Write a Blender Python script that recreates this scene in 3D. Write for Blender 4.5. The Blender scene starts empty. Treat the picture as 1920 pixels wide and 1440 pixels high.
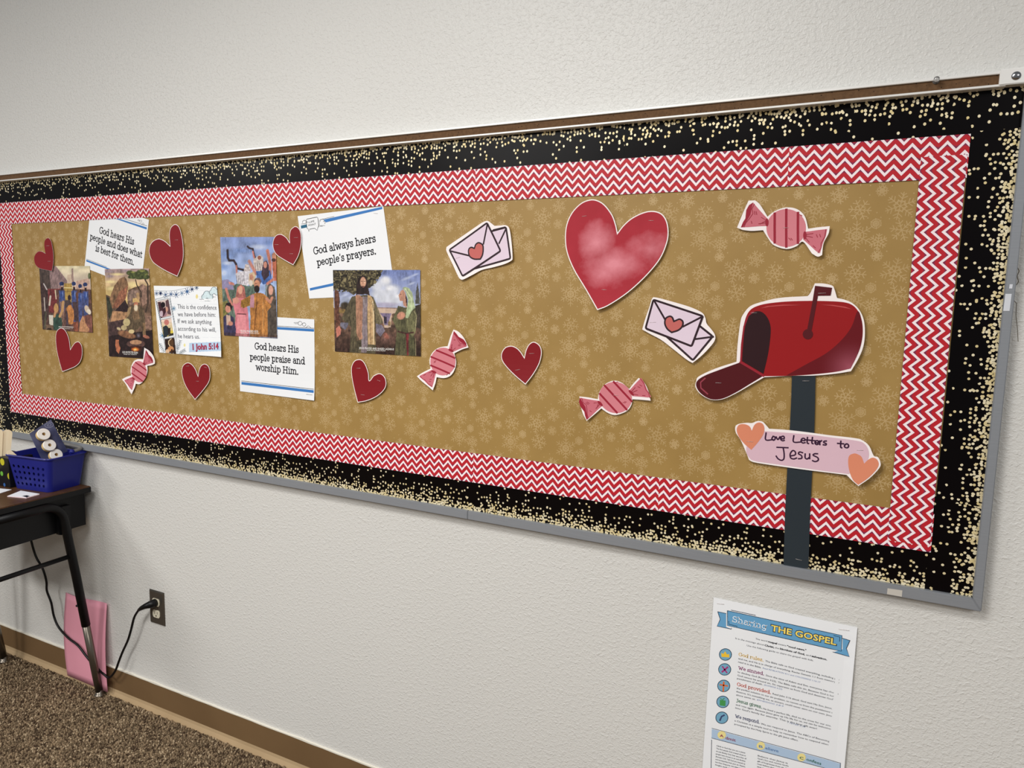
import bpy, bmesh, math, random
import numpy as np
from mathutils import Vector, Matrix
from mathutils.geometry import delaunay_2d_cdt

random.seed(7); rng = np.random.RandomState(7)
SC = bpy.context.scene
COL = SC.collection

# ------------------------------------------------------------------ camera
def rot(a):
    cx, sx = math.cos(a[0]), math.sin(a[0]); cy, sy = math.cos(a[1]), math.sin(a[1]); cz, sz = math.cos(a[2]), math.sin(a[2])
    yaw = np.array([[cx, -sx, 0], [sx, cx, 0], [0, 0, 1]])
    pit = np.array([[1, 0, 0], [0, cy, -sy], [0, sy, cy]])
    rol = np.array([[cz, 0, sz], [0, 1, 0], [-sz, 0, cz]])
    return yaw @ pit @ rol
RM = rot((0.45663738, -0.11983502, -0.02124348))
FPX = 1315.13
CAM = np.array([0.0, -1.45, 1.388])
cam = bpy.data.cameras.new('camera'); camo = bpy.data.objects.new('camera', cam); COL.objects.link(camo)
cam.sensor_width = 36; cam.lens = FPX / 1920 * 36; cam.clip_start = 0.02
M = Matrix.Identity(4)
for i in range(3):
    M[i][0] = RM[i, 0]; M[i][1] = RM[i, 2]; M[i][2] = -RM[i, 1]; M[i][3] = CAM[i]
camo.matrix_world = M
SC.camera = camo

# ------------------------------------------------------------------ light
SC.view_settings.view_transform = 'Standard'; SC.view_settings.look = 'None'
SC.view_settings.exposure = 0.09; SC.view_settings.gamma = 1.0; SC.view_settings.use_curve_mapping = False
w = bpy.data.worlds.new('room_air'); SC.world = w; w.use_nodes = True
w.node_tree.nodes['Background'].inputs[0].default_value = (0.93, 0.97, 1.0, 1)
w.node_tree.nodes['Background'].inputs[1].default_value = 0.25
def area(name, loc, sx, sy, power, col=(1.0, 0.985, 0.962), rz=0, tilt=(0, 0)):
    l = bpy.data.lights.new(name, 'AREA'); l.shape = 'RECTANGLE'; l.size = sx; l.size_y = sy; l.energy = power; l.color = col
    o = bpy.data.objects.new(name, l); COL.objects.link(o); o.location = loc; o.rotation_euler = (tilt[0], tilt[1], rz)
    return o
area('ceiling_light', (-1.0, -1.7, 2.72), 1.2, 0.6, 50)
area('ceiling_light', (1.8, -2.9, 2.72), 1.2, 0.6, 62)
area('ceiling_light', (-4.3, -2.6, 2.72), 0.9, 0.6, 70)
area('ceiling_light', (-2.7, -4.0, 2.72), 1.2, 0.6, 105)

# ------------------------------------------------------------------ helpers: points
def ray(p): return RM @ np.array([p[0] - 960, FPX, -(p[1] - 720)])
def ony(p, y):
    v = ray(p); return CAM + v * (y - CAM[1]) / v[1]
def onz(p, z):
    v = ray(p); return CAM + v * (z - CAM[2]) / v[2]
def wl(p, y=-0.015):
    q = ony(p, y); return (float(q[0]), float(q[2]))
class Crop:
    """points read off an enlarged view -> wall coordinates"""
    def __init__(s, x0, y0, k, y=-0.015): s.x0, s.y0, s.k, s.y = x0, y0, k, y
    def px(s, p): return (s.x0 + p[0] / s.k, s.y0 + p[1] / s.k)
    def __call__(s, p): return wl(s.px(p), s.y)
    def many(s, pts): return [s(p) for p in pts]

# ------------------------------------------------------------------ helpers: colour / material
def lin(c):
    out = []
    for v in c[:3]:
        v = v / 255.0
        out.append(v / 12.92 if v <= 0.04045 else ((v + 0.055) / 1.055) ** 2.4)
    return tuple(out)
class NT:
    def __init__(s, name, rough=0.6, metal=0.0, spec=0.25):
        s.m = bpy.data.materials.new(name); s.m.use_nodes = True
        s.t = s.m.node_tree; s.b = s.t.nodes['Principled BSDF']
        s.b.inputs['Roughness'].default_value = rough; s.b.inputs['Metallic'].default_value = metal
        s.b.inputs['Specular IOR Level'].default_value = spec
    def node(s, typ, **kw):
        n = s.t.nodes.new(typ)
        for k, v in kw.items(): setattr(n, k, v)
        return n
    def put(s, sock, v):
        if isinstance(v, (int, float)): sock.default_value = v
        elif isinstance(v, tuple): sock.default_value = v if len(v) != 3 or sock.type != 'RGBA' else (*v, 1)
        else: s.t.links.new(v, sock)
    def math(s, op, a, b=None, c=None, clamp=False):
        n = s.node('ShaderNodeMath', operation=op, use_clamp=clamp); s.put(n.inputs[0], a)
        if b is not None: s.put(n.inputs[1], b)
        if c is not None: s.put(n.inputs[2], c)
        return n.outputs[0]
    def mix(s, f, a, b, blend='MIX'):
        n = s.node('ShaderNodeMix', data_type='RGBA', blend_type=blend)
        s.put(n.inputs[0], f); s.put(n.inputs[6], a); s.put(n.inputs[7], b); return n.outputs[2]
    def noise(s, scale, detail=2.0, vec=None, rough=0.5, dist=0.0):
        n = s.node('ShaderNodeTexNoise'); n.inputs['Scale'].default_value = scale; n.inputs['Detail'].default_value = detail
        n.inputs['Roughness'].default_value = rough; n.inputs['Distortion'].default_value = dist
        s.t.links.new(vec if vec is not None else s.pos(), n.inputs['Vector']); return n.outputs[0]
    def pos(s):
        if not hasattr(s, '_p'): s._p = s.node('ShaderNodeNewGeometry').outputs['Position']
        return s._p
    def uv(s):
        if not hasattr(s, '_u'):
            s._u = s.node('ShaderNodeUVMap'); s._x = s.node('ShaderNodeSeparateXYZ'); s.t.links.new(s._u.outputs[0], s._x.inputs[0])
        return s._x.outputs[0], s._x.outputs[1]
    def color(s, c): s.put(s.b.inputs['Base Color'], c); return s
    def bump(s, h, strength=0.3, dist=0.001):
        n = s.node('ShaderNodeBump'); n.inputs['Strength'].default_value = strength; n.inputs['Distance'].default_value = dist
        s.t.links.new(h, n.inputs['Height']); s.t.links.new(n.outputs[0], s.b.inputs['Normal']); return s
_mc = {}
def flat(name, c, rough=0.55, metal=0.0, spec=0.28, var=0.0, vs=60):
    key = (name, c, rough, metal)
    if key in _mc: return _mc[key]
    n = NT(name, rough, metal, spec); L = lin(c)
    if var:
        f = n.noise(vs, 3)
        n.color(n.mix(f, tuple(v * (1 - var) for v in L), tuple(min(1, v * (1 + var)) for v in L)))
    else: n.color((*L, 1))
    _mc[key] = n.m; return n.m

# ------------------------------------------------------------------ helpers: objects
def tag(o, label=None, cat=None, group=None, kind=None):
    if label: o['label'] = label
    if cat: o['category'] = cat
    if group: o['group'] = group
    if kind: o['kind'] = kind
    return o
def thing(name, label, cat, loc=(0, 0, 0), group=None):
    o = bpy.data.objects.new(name, None); COL.objects.link(o); o.location = loc; o.empty_display_size = 0.05
    tag(o, label, cat, group); o['_'] = 0; del o['_']
    return o
def obj(name, me, mats, parent=None, loc=None):
    """mesh given in world coordinates"""
    o = bpy.data.objects.new(name, me); COL.objects.link(o)
    for m in (mats if isinstance(mats, (list, tuple)) else [mats]): me.materials.append(m)
    off = Vector(parent_loc(parent)) if parent else (Vector(loc) if loc is not None else Vector((0, 0, 0)))
    if parent is None:
        if loc is None and len(me.vertices):
            c = np.empty(len(me.vertices) * 3); me.vertices.foreach_get('co', c); c = c.reshape(-1, 3)
            off = Vector(((c[:, 0].min() + c[:, 0].max()) / 2, (c[:, 1].min() + c[:, 1].max()) / 2, c[:, 2].min()))
        o.location = off
    else: o.parent = parent
    me.transform(Matrix.Translation(-off))
    return o
def parent_loc(p):
    v = Vector((0, 0, 0))
    while p is not None: v = v + p.location; p = p.parent
    return v
def mesh(name, verts, faces, uvs=None, smooth=False):
    me = bpy.data.meshes.new(name); me.from_pydata([tuple(map(float, v)) for v in verts], [], faces)
    if uvs is not None:
        l = me.uv_layers.new(name='UVMap')
        for i, lp in enumerate(me.loops): l.data[i].uv = uvs[lp.vertex_index]
    if smooth: me.polygons.foreach_set('use_smooth', [True] * len(me.polygons))
    me.update(); return me
def bm_mesh(name, bm, smooth=False):
    me = bpy.data.meshes.new(name); bmesh.ops.recalc_face_normals(bm, faces=bm.faces); bm.to_mesh(me); bm.free()
    if smooth: me.polygons.foreach_set('use_smooth', [True] * len(me.polygons))
    return me
def box_mesh(name, lo, hi, bevel=0.0, seg=1):
    bm = bmesh.new(); bmesh.ops.create_cube(bm, size=1)
    for v in bm.verts: v.co = Vector([lo[i] + (v.co[i] + .5) * (hi[i] - lo[i]) for i in range(3)])
    if bevel: bmesh.ops.bevel(bm, geom=list(bm.edges), offset=bevel, segments=seg, affect='EDGES')
    return bm_mesh(name, bm)
def hexa_mesh(name, c8, bevel=0.0):
    """c8: bottom 4 then top 4 (same order)"""
    bm = bmesh.new(); vs = [bm.verts.new(c) for c in c8]
    for f in ((3, 2, 1, 0), (4, 5, 6, 7), (0, 1, 5, 4), (1, 2, 6, 5), (2, 3, 7, 6), (3, 0, 4, 7)): bm.faces.new([vs[i] for i in f])
    if bevel: bmesh.ops.bevel(bm, geom=list(bm.edges), offset=bevel, segments=2, affect='EDGES')
    return bm_mesh(name, bm)
def tube_mesh(name, pts, r, n=12, cap=True):
    pts = [Vector(p) for p in pts]; rs = r if isinstance(r, (list, tuple)) else [r] * len(pts)
    V, Fc = [], []; up = None
    for i, p in enumerate(pts):
        t = (pts[min(i + 1, len(pts) - 1)] - pts[max(i - 1, 0)]).normalized()
        if up is None: up = t.orthogonal().normalized()
        up = (up - t * up.dot(t)).normalized(); s = t.cross(up)
        for k in range(n):
            a = 2 * math.pi * k / n; V.append(p + (up * math.cos(a) + s * math.sin(a)) * rs[i])
    for i in range(len(pts) - 1):
        for k in range(n): Fc.append((i * n + k, i * n + (k + 1) % n, (i + 1) * n + (k + 1) % n, (i + 1) * n + k))
    if cap: Fc.append(tuple(range(n - 1, -1, -1))); Fc.append(tuple(range((len(pts) - 1) * n, len(pts) * n)))
    return mesh(name, V, Fc, smooth=True)
def smooth_path(pts, sub=8):
    P = [np.array(p, float) for p in pts]; P = [2 * P[0] - P[1]] + P + [2 * P[-1] - P[-2]]; out = []
    for i in range(1, len(P) - 2):
        for k in range(sub):
            t = k / sub
            out.append(0.5 * (2 * P[i] + (P[i + 1] - P[i - 1]) * t + (2 * P[i - 1] - 5 * P[i] + 4 * P[i + 1] - P[i + 2]) * t * t + (3 * P[i] - P[i - 1] - 3 * P[i + 1] + P[i + 2]) * t ** 3))
    out.append(P[-2]); return out
def closed_curve(pts, corners=(), sub=6):
    """closed Catmull-Rom through pts; indices in corners stay sharp"""
    n = len(pts); P = [np.array(p, float) for p in pts]; out = []
    for i in range(n):
        p1, p2 = P[i], P[(i + 1) % n]
        p0 = P[i - 1] if i not in corners else 2 * p1 - p2
        p3 = P[(i + 2) % n] if (i + 1) % n not in corners else 2 * p2 - p1
        for k in range(sub):
            t = k / sub
            out.append(0.5 * (2 * p1 + (p2 - p0) * t + (2 * p0 - 5 * p1 + 4 * p2 - p3) * t * t + (3 * p1 - p0 - 3 * p2 + p3) * t ** 3))
    return [tuple(p) for p in out]
def polyarea(p): return 0.5 * sum(p[i][0] * p[(i + 1) % len(p)][1] - p[(i + 1) % len(p)][0] * p[i][1] for i in range(len(p)))
def inset(p, d):
    n = len(p); s = 1 if polyarea(p) > 0 else -1; out = []
    for i in range(n):
        a = np.array(p[i - 1]); b = np.array(p[i]); c = np.array(p[(i + 1) % n])
        e1 = b - a; e2 = c - b; e1 = e1 / (np.linalg.norm(e1) + 1e-9); e2 = e2 / (np.linalg.norm(e2) + 1e-9)
        n1 = np.array([-e1[1], e1[0]]) * s; n2 = np.array([-e2[1], e2[0]]) * s
        m = n1 + n2; m = m / (np.linalg.norm(m) + 1e-9); k = max(0.45, float(m @ n1))
        out.append(tuple(b + m * d / k))
    return out
def inside(p, poly):
    x, y = p; r = False; n = len(poly)
    for i in range(n):
        x1, y1 = poly[i]; x2, y2 = poly[i - 1]
        if (y1 > y) != (y2 > y) and x < (x2 - x1) * (y - y1) / (y2 - y1) + x1: r = not r
    return r
def resample(poly, step):
    out = []
    for i in range(len(poly)):
        a = np.array(poly[i]); b = np.array(poly[(i + 1) % len(poly)]); L = np.linalg.norm(b - a); k = max(1, int(math.ceil(L / step)))
        for j in range(k): out.append(tuple(a + (b - a) * j / k))
    return out
def curl(poly, h, power=2.0):
    """a soft lift away from the board towards the edges of a cut-out"""
    xs = [p[0] for p in poly]; zs = [p[1] for p in poly]; c = (sum(xs) / len(xs), sum(zs) / len(zs)); R = max(math.hypot(a - c[0], b - c[1]) for a, b in poly)
    def f(x, z):
        d = math.hypot(x - c[0], z - c[1]) / R
        bias = 0.75 + 0.25 * ((x - c[0]) - (z - c[1])) / R
        return h * d ** power * bias
    return f
def tri2d(poly, grid=None):
    pts = [Vector(p) for p in poly]; n = len(pts)
    if grid:
        xs = [p[0] for p in poly]; zs = [p[1] for p in poly]
        x = min(xs) + grid / 2
        while x < max(xs):
            z = min(zs) + grid / 2
            while z < max(zs):
                if inside((x, z), poly): pts.append(Vector((x, z)))
                z += grid
            x += grid
    r = delaunay_2d_cdt(pts, [(i, (i + 1) % n) for i in range(n)], [list(range(n))], 1, 1e-7)
    return [tuple(v) for v in r[0]], [tuple(f) for f in r[2]]
def sheet(name, poly, y, mats, parent=None, t=0.0003, lift=None, grid=0.02, uvf=None, **kw):
    """a cut sheet hanging parallel to the wall: front face at y, towards the room is -y; t=0 gives an ink layer"""
    if lift: poly = resample(poly, grid)
    vs, fs = tri2d(poly, grid if lift else None)
    L = [lift(x, z) if lift else 0 for x, z in vs]
    V = [(x, y - l, z) for (x, z), l in zip(vs, L)]; F = []
    for f in fs:
        a, b, c = [vs[i] for i in f[:3]]
        cr = (b[0] - a[0]) * (c[1] - a[1]) - (b[1] - a[1]) * (c[0] - a[0])
        F.append(tuple(f) if cr > 0 else tuple(reversed(f)))
    if t > 0:
        n = len(V); cnt = {}
        for f in F:
            for i in range(len(f)):
                e = (f[i], f[(i + 1) % len(f)]); cnt[e] = cnt.get(e, 0) + 1
        B = [e for e in cnt if (e[1], e[0]) not in cnt]
        V += [(x, yy + t, z) for x, yy, z in V[:n]]
        F += [tuple(i + n for i in reversed(f)) for f in F[:len(F)]] + [(b, a, a + n, b + n) for a, b in B]
    uvs = [uvf(v[0], v[2]) for v in V] if uvf else None
    return obj(name, mesh(name, V, F, uvs), mats, parent, **kw)
def rect_uv(a, b, d):
    """rectangle a->b (along) with width vector d; uv in metres along / 0..1 across"""
    a = np.array(a); b = np.array(b); d = np.array(d); L = np.linalg.norm(b - a); e = (b - a) / L; W = np.linalg.norm(d); f = d / W
    poly = [tuple(a), tuple(b), tuple(b + d), tuple(a + d)]
    def uvf(x, z):
        q = np.array([x, z]) - a; return (float(q @ e), float(q @ f) / W)
    return poly, uvf

# ------------------------------------------------------------------ helpers: lettering
def ribbon(poly, w_, closed=False):
    P = [np.array(p, float) for p in poly]; n = len(P); V = []; F = []
    for i in range(n):
        if closed: a, b = P[i - 1], P[(i + 1) % n]
        else: a, b = P[max(i - 1, 0)], P[min(i + 1, n - 1)]
        t = b - a; t = t / (np.linalg.norm(t) + 1e-9); nn = np.array([-t[1], t[0]]) * w_ / 2
        p = P[i]
        if not closed and i == 0: p = p - t * w_ * 0.35
        if not closed and i == n - 1: p = p + t * w_ * 0.35
        V += [p + nn, p - nn]
    for i in range(n if closed else n - 1):
        j = (i + 1) % n; F.append((2 * i, 2 * i + 1, 2 * j + 1, 2 * j))
    return V, F
class Ink:
    """collects flat ink shapes in wall coordinates (x, z) -> one mesh"""
    def __init__(s): s.V = []; s.F = []; s.G = []
    def add(s, V, F):
        k = len(s.V); s.G.append((k, len(s.F))); s.V += [tuple(v) for v in V]; s.F += [tuple(i + k for i in f) for f in F]; return s
    def line(s, poly, w_, closed=False): return s.add(*ribbon(poly, w_, closed))
    def poly(s, p): vs, fs = tri2d(p); return s.add(vs, fs)
    def build(s, name, y, mat, parent, lift=None):
        if name in ('blue_stripe', 'body_highlight', 'ribbon') and len(s.G) > 1:   # each stroke a part of its own
            G = s.G + [(len(s.V), len(s.F))]
            for (v0, f0), (v1, f1) in zip(G[:-1], G[1:]):
                q = Ink(); q.add(s.V[v0:v1], [tuple(i - v0 for i in f) for f in s.F[f0:f1]]); q.build(name, y, mat, parent, lift)
            return
        V = [(a, y - (lift(a, b) if lift else 0), b) for a, b in s.V]; F = []
        for f in s.F:
            a, b, c = [s.V[i] for i in f[:3]]
            cr = (b[0] - a[0]) * (c[1] - a[1]) - (b[1] - a[1]) * (c[0] - a[0])
            F.append(f if cr > 0 else tuple(reversed(f)))
        o = obj(name, mesh(name, V, F), mat, parent)
        if name in ('doodle', 'ink_detail', 'bubble_mark', 'ribbon_line', 'body_text', 'column_text', 'band_line', 'flap_line'): o['kind'] = 'stuff'
        return o
def bfont(text, bold=0.0, shear=0.0):
    cu = bpy.data.curves.new('t', 'FONT'); cu.body = text; cu.size = 1; cu.resolution_u = 2; cu.offset = bold; cu.shear = shear; cu.fill_mode = 'FRONT'
    o = bpy.data.objects.new('t', cu); COL.objects.link(o)
    me = bpy.data.meshes.new_from_object(o.evaluated_get(bpy.context.evaluated_depsgraph_get()))
    V = [(v.co.x, v.co.y) for v in me.vertices]; F = [tuple(p.vertices) for p in me.polygons]
    bpy.data.objects.remove(o); bpy.data.curves.remove(cu); bpy.data.meshes.remove(me)
    return V, F, 0.69
def arc(cx, cy, rx, ry, a0, a1, n=10): return [(cx + rx * math.cos(math.radians(a0 + (a1 - a0) * i / n)), cy + ry * math.sin(math.radians(a0 + (a1 - a0) * i / n))) for i in range(n + 1)]
O_ = lambda cx, r=.2: arc(cx, .25, r, .25, 0, 360, 16)
SLAB = {  # (advance, strokes); x-height .5, cap .7
 'G': (.74, [arc(.36, .35, .29, .36, 42, 330, 16), [(.61, .17), (.61, .33)], [(.46, .33), (.70, .33)], [(.57, .58), (.57, .70)]]),
 'H': (.82, [[(.17, 0), (.17, .7)], [(.62, 0), (.62, .7)], [(.17, .36), (.62, .36)]] + [[(x - .11, z), (x + .11, z)] for x in (.17, .62) for z in (0, .7)]),
 'W': (1.0, [[(.12, .7), (.3, 0)], [(.3, 0), (.48, .6)], [(.48, .6), (.66, 0)], [(.66, 0), (.84, .7)], [(.02, .7), (.24, .7)], [(.74, .7), (.96, .7)]]),
 'S': (.62, [arc(.31, .525, .21, .175, 25, 255, 10) + arc(.31, .175, .22, .175, 75, -160, 11), [(.50, .52), (.50, .7)], [(.08, .18), (.08, 0)]]),
 'J': (.46, [[(.3, .7), (.3, .1)] + arc(.14, .06, .16, .16, 10, -120, 6), [(.16, .7), (.42, .7)]]),
 'o': (.52, [O_(.26)]),
 'd': (.60, [O_(.25, .19), [(.46, 0), (.46, .74)], [(.35, .74), (.46, .74)], [(.46, .0), (.57, .0)]]),
 'b': (.58, [O_(.32, .19), [(.12, 0), (.12, .74)], [(.02, .74), (.12, .74)]]),
 'p': (.60, [O_(.34, .19), [(.14, -.2), (.14, .5)], [(.03, .5), (.14, .5)], [(.03, -.2), (.26, -.2)]]),
 'h': (.62, [[(.14, 0), (.14, .74)], [(.03, .74), (.14, .74)], [(.04, 0), (.24, 0)], [(.14, .32)] + arc(.305, .32, .165, .18, 180, 0, 8) + [(.47, 0)], [(.38, 0), (.57, 0)]]),
 'n': (.62, [[(.14, 0), (.14, .5)], [(.03, .5), (.14, .5)], [(.04, 0), (.24, 0)], [(.14, .32)] + arc(.305, .32, .165, .18, 180, 0, 8) + [(.47, 0)], [(.38, 0), (.57, 0)]]),
 'm': (.92, [[(.14, 0), (.14, .5)], [(.03, .5), (.14, .5)], [(.04, 0), (.24, 0)], arc(.29, .33, .15, .17, 180, 0, 8) + [(.44, 0)], [(.36, 0), (.53, 0)], arc(.60, .33, .16, .17, 180, 0, 8) + [(.76, 0)], [(.67, 0), (.87, 0)]]),
 'e': (.52, [[(.07, .27), (.44, .27)] + arc(.255, .26, .19, .24, 3, 318, 14)]),
 'a': (.53, [arc(.25, .34, .16, .16, 160, 0, 8) + [(.41, .06), (.44, 0), (.52, 0)], arc(.24, .14, .16, .145, 70, 350, 12) , [(.28, .29), (.41, .29)]]),
 'r': (.44, [[(.14, 0), (.14, .5)], [(.03, .5), (.14, .5)], [(.04, 0), (.27, 0)], arc(.31, .28, .17, .2, 180, 70, 6) + [(.40, .36)]]),
 's': (.44, [arc(.215, .375, .14, .12, 35, 250, 8) + arc(.215, .125, .15, .125, 75, -150, 9), [(.33, .36), (.33, .5)], [(.06, .14), (.06, 0)]]),
 'i': (.31, [[(.15, 0), (.15, .5)], [(.03, .5), (.15, .5)], [(.04, 0), (.27, 0)], [(.14, .66), (.16, .69)]]),
 'l': (.30, [[(.14, 0), (.14, .74)], [(.03, .74), (.14, .74)], [(.03, 0), (.26, 0)]]),
 't': (.38, [[(.16, .64), (.16, .1)] + arc(.26, .1, .1, .1, 180, 330, 6), [(.03, .48), (.34, .48)]]),
 'f': (.36, [[(.14, 0), (.14, .58)] + arc(.26, .6, .12, .13, 180, 40, 6), [(.03, .48), (.32, .48)], [(.04, 0), (.27, 0)]]),
 'w': (.80, [[(.08, .5), (.23, 0)], [(.23, 0), (.39, .46)], [(.39, .46), (.56, 0)], [(.56, 0), (.71, .5)], [(.0, .5), (.18, .5)], [(.62, .5), (.79, .5)]]),
 'v': (.56, [[(.09, .5), (.28, 0)], [(.28, 0), (.47, .5)], [(.0, .5), (.19, .5)], [(.37, .5), (.56, .5)]]),
 'y': (.56, [[(.09, .5), (.29, .03)], [(.48, .5), (.22, -.17), (.07, -.19)], [(.0, .5), (.19, .5)], [(.38, .5), (.57, .5)]]),
 'u': (.60, [[(.03, .5), (.13, .5), (.13, .17)] + arc(.29, .17, .16, .17, 180, 350, 8), [(.36, .5), (.46, .5), (.46, 0), (.56, 0)]]),
 'g': (.56, [arc(.25, .27, .18, .22, 0, 360, 14), [(.44, .5), (.44, -.05)] + arc(.26, -.06, .18, .14, 0, -150, 8), [(.44, .5), (.54, .5)]]),
 'k': (.58, [[(.14, 0), (.14, .74)], [(.03, .74), (.14, .74)], [(.45, .5), (.16, .22)], [(.26, .3), (.5, 0)]]),
 'c': (.48, [arc(.26, .25, .19, .25, 50, 315, 14)]),
 '.': (.24, [[(.10, .02), (.14, .02)]]), "'": (.2, [[(.11, .74), (.08, .58)]]), '!': (.24, [[(.11, .7), (.11, .2)], [(.10, .02), (.12, .02)]]),
 ' ': (.26, []),
}
def slab(text, wt=0.112):
    V = []; F = []; x = 0
    for ch in text:
        adv, st = SLAB[ch]
        for s in st:
            v, f = ribbon([(p[0] + x, p[1]) for p in s], wt * (1.5 if ch in '.!' else 1)); k = len(V); V += [tuple(q) for q in v]; F += [tuple(i + k for i in g) for g in f]
        x += adv
    return V, F, 0.7
def put_text(ink, glyphs, a, b, cap, shear=0.0):
    """lay glyph mesh along baseline a->b (wall coords) with capital height cap (m)"""
    V, F, cu = glyphs; a = np.array(a); b = np.array(b); L = np.linalg.norm(b - a); e = (b - a) / L; n = np.array([-e[1], e[0]])
    x0 = min(v[0] for v in V); x1 = max(v[0] for v in V); sx = L / (x1 - x0); sy = cap / cu
    ink.add([tuple(a + e * (v[0] - x0) * sx + n * v[1] * sy) for v in V], F)

# ------------------------------------------------------------------ helpers: painted prints (colours per point of a fine grid)
def vnoise(X, Y, s, seed=0):
    r = np.random.RandomState(seed).rand(64, 64); x = X / s; y = Y / s; xi = np.floor(x).astype(int); yi = np.floor(y).astype(int)
    fx = x - xi; fy = y - yi; fx = fx * fx * (3 - 2 * fx); fy = fy * fy * (3 - 2 * fy); g = lambda a, b: r[a % 64, b % 64]
    return (g(xi, yi) * (1 - fx) + g(xi + 1, yi) * fx) * (1 - fy) + (g(xi, yi + 1) * (1 - fx) + g(xi + 1, yi + 1) * fx) * fy
class Print:
    """a printed sheet; picture drawn in the coordinates of an enlarged view, stored as point colours"""
    def __init__(s, corners, crop, step=0.0013, bg=(255, 255, 255)):
        s.crop = crop; s.c = [np.array(crop(p)) for p in corners]  # TL TR BR BL
        W = np.linalg.norm(s.c[1] - s.c[0]); H = np.linalg.norm(s.c[3] - s.c[0]); s.nx = int(W / step) + 2; s.ny = int(H / step) + 2
        u = np.linspace(0, 1, s.nx)[None, :]; v = np.linspace(0, 1, s.ny)[:, None]
        s.P = [(s.c[0][k] * (1 - u) * (1 - v) + s.c[1][k] * u * (1 - v) + s.c[2][k] * u * v + s.c[3][k] * (1 - u) * v) for k in (0, 1)]
        q = np.stack([s.P[0] - CAM[0], np.full_like(s.P[0], crop.y - CAM[1]), s.P[1] - CAM[2]]); c = np.tensordot(RM.T, q, 1)
        s.X = (960 + FPX * c[0] / c[1] - crop.x0) * crop.k; s.Y = (720 - FPX * c[2] / c[1] - crop.y0) * crop.k
        s.I = np.zeros((s.ny, s.nx, 3)) + np.array(bg, float)
    def mask(s, pts):
        X, Y = s.X, s.Y; m = np.zeros(X.shape, bool); n = len(pts)
        for i in range(n):
            x1, y1 = pts[i]; x2, y2 = pts[i - 1]
            if y1 == y2: continue
            m ^= ((y1 > Y) != (y2 > Y)) & (X < (x2 - x1) * (Y - y1) / (y2 - y1) + x1)
        return m
    def blend(s, m, c, n=0.0, ns=12, seed=1):
        m = m.astype(float)[..., None]; c = np.array(c, float)[None, None]
        if n: c = c * (1 + .45 * n * (vnoise(s.X, s.Y, ns * 2.0, seed) * 2 - 1))[..., None]
        s.I = s.I * (1 - m) + c * m
    def poly(s, pts, c, a=1.0, n=0.12, ns=12, seed=1): s.blend(s.mask(pts) * a, c, n, ns, seed)
    def ell(s, cx, cy, rx, ry, c, a=1.0, soft=0.15, ang=0, n=0.1, ns=12):
        t = math.radians(ang); dx = s.X - cx; dy = s.Y - cy; u = (dx * math.cos(t) + dy * math.sin(t)) / rx; v = (-dx * math.sin(t) + dy * math.cos(t)) / ry
        d = np.sqrt(u * u + v * v); s.blend(np.clip((1 - d) / soft, 0, 1) * a, c, n, ns)
    def line(s, pts, w_, c, a=1.0):
        for (x1, y1), (x2, y2) in zip(pts[:-1], pts[1:]):
            L2 = (x2 - x1) ** 2 + (y2 - y1) ** 2 + 1e-9; t = np.clip(((s.X - x1) * (x2 - x1) + (s.Y - y1) * (y2 - y1)) / L2, 0, 1)
            d = np.hypot(s.X - x1 - t * (x2 - x1), s.Y - y1 - t * (y2 - y1)); s.blend(np.clip((w_ / 2 - d) / (w_ * .3) + .5, 0, 1) * a, c)
    def grad(s, pts, c0, c1, y0, y1, n=0.08, ns=30):
        t = np.clip((s.Y - y0) / (y1 - y0), 0, 1)[..., None]; c = np.array(c0, float) * (1 - t) + np.array(c1, float) * t
        if n: c = c * (1 + n * (vnoise(s.X, s.Y, ns, 5) * 2 - 1))[..., None]
        m = (s.mask(pts) if pts else np.ones(s.X.shape)).astype(float)[..., None]; s.I = s.I * (1 - m) + c * m
    def speckle(s, pts, c, thr, ns, seed):
        s.blend(s.mask(pts) & (vnoise(s.X, s.Y, ns, seed) > thr), c)
    def grit(s, k=.2):
        L = s.I.mean(2, keepdims=True); k = k * np.clip((175 - L[..., 0]) / 70, .12, 1)
        f = 1 + k * (vnoise(s.X, s.Y * .35, 16, 21) - .5) * 2 + k * .8 * (vnoise(s.X, s.Y * .6, 7, 33) - .5) * 2
        s.I = (L + (s.I - L) * .86) * f[..., None]
    def build(s, name, y, mat, parent, lift=None):
        nx, ny = s.nx, s.ny; X = s.P[0].ravel(); Z = s.P[1].ravel()
        Yv = np.full(X.shape, y)
        if lift: Yv = Yv - np.array([lift(a, b) for a, b in zip(X, Z)])
        me = bpy.data.meshes.new(name); me.vertices.add(nx * ny); me.vertices.foreach_set('co', np.stack([X, Yv, Z], 1).ravel())
        i, j = np.meshgrid(np.arange(nx - 1), np.arange(ny - 1)); a = (j * nx + i).ravel(); q = np.stack([a + nx, a + nx + 1, a + 1, a], 1)
        me.loops.add(q.size); me.polygons.add(len(q)); me.loops.foreach_set('vertex_index', q.ravel().astype(np.int32))
        me.polygons.foreach_set('loop_start', np.arange(0, q.size, 4, dtype=np.int32)); me.update(calc_edges=True)
        c = np.clip(s.I, 0, 255) / 255; c = np.where(c <= .04045, c / 12.92, ((c + .055) / 1.055) ** 2.4)
        at = me.color_attributes.new('ink', 'FLOAT_COLOR', 'POINT'); at.data.foreach_set('color', np.concatenate([c.reshape(-1, 3), np.ones((nx * ny, 1))], 1).ravel())
        me.validate()
        return obj(name, me, mat, parent)
def print_mat():
    n = NT('printed_ink', 0.38); a = n.node('ShaderNodeVertexColor', layer_name='ink'); n.color(a.outputs[0]); return n.m
PRINT = print_mat()

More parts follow.
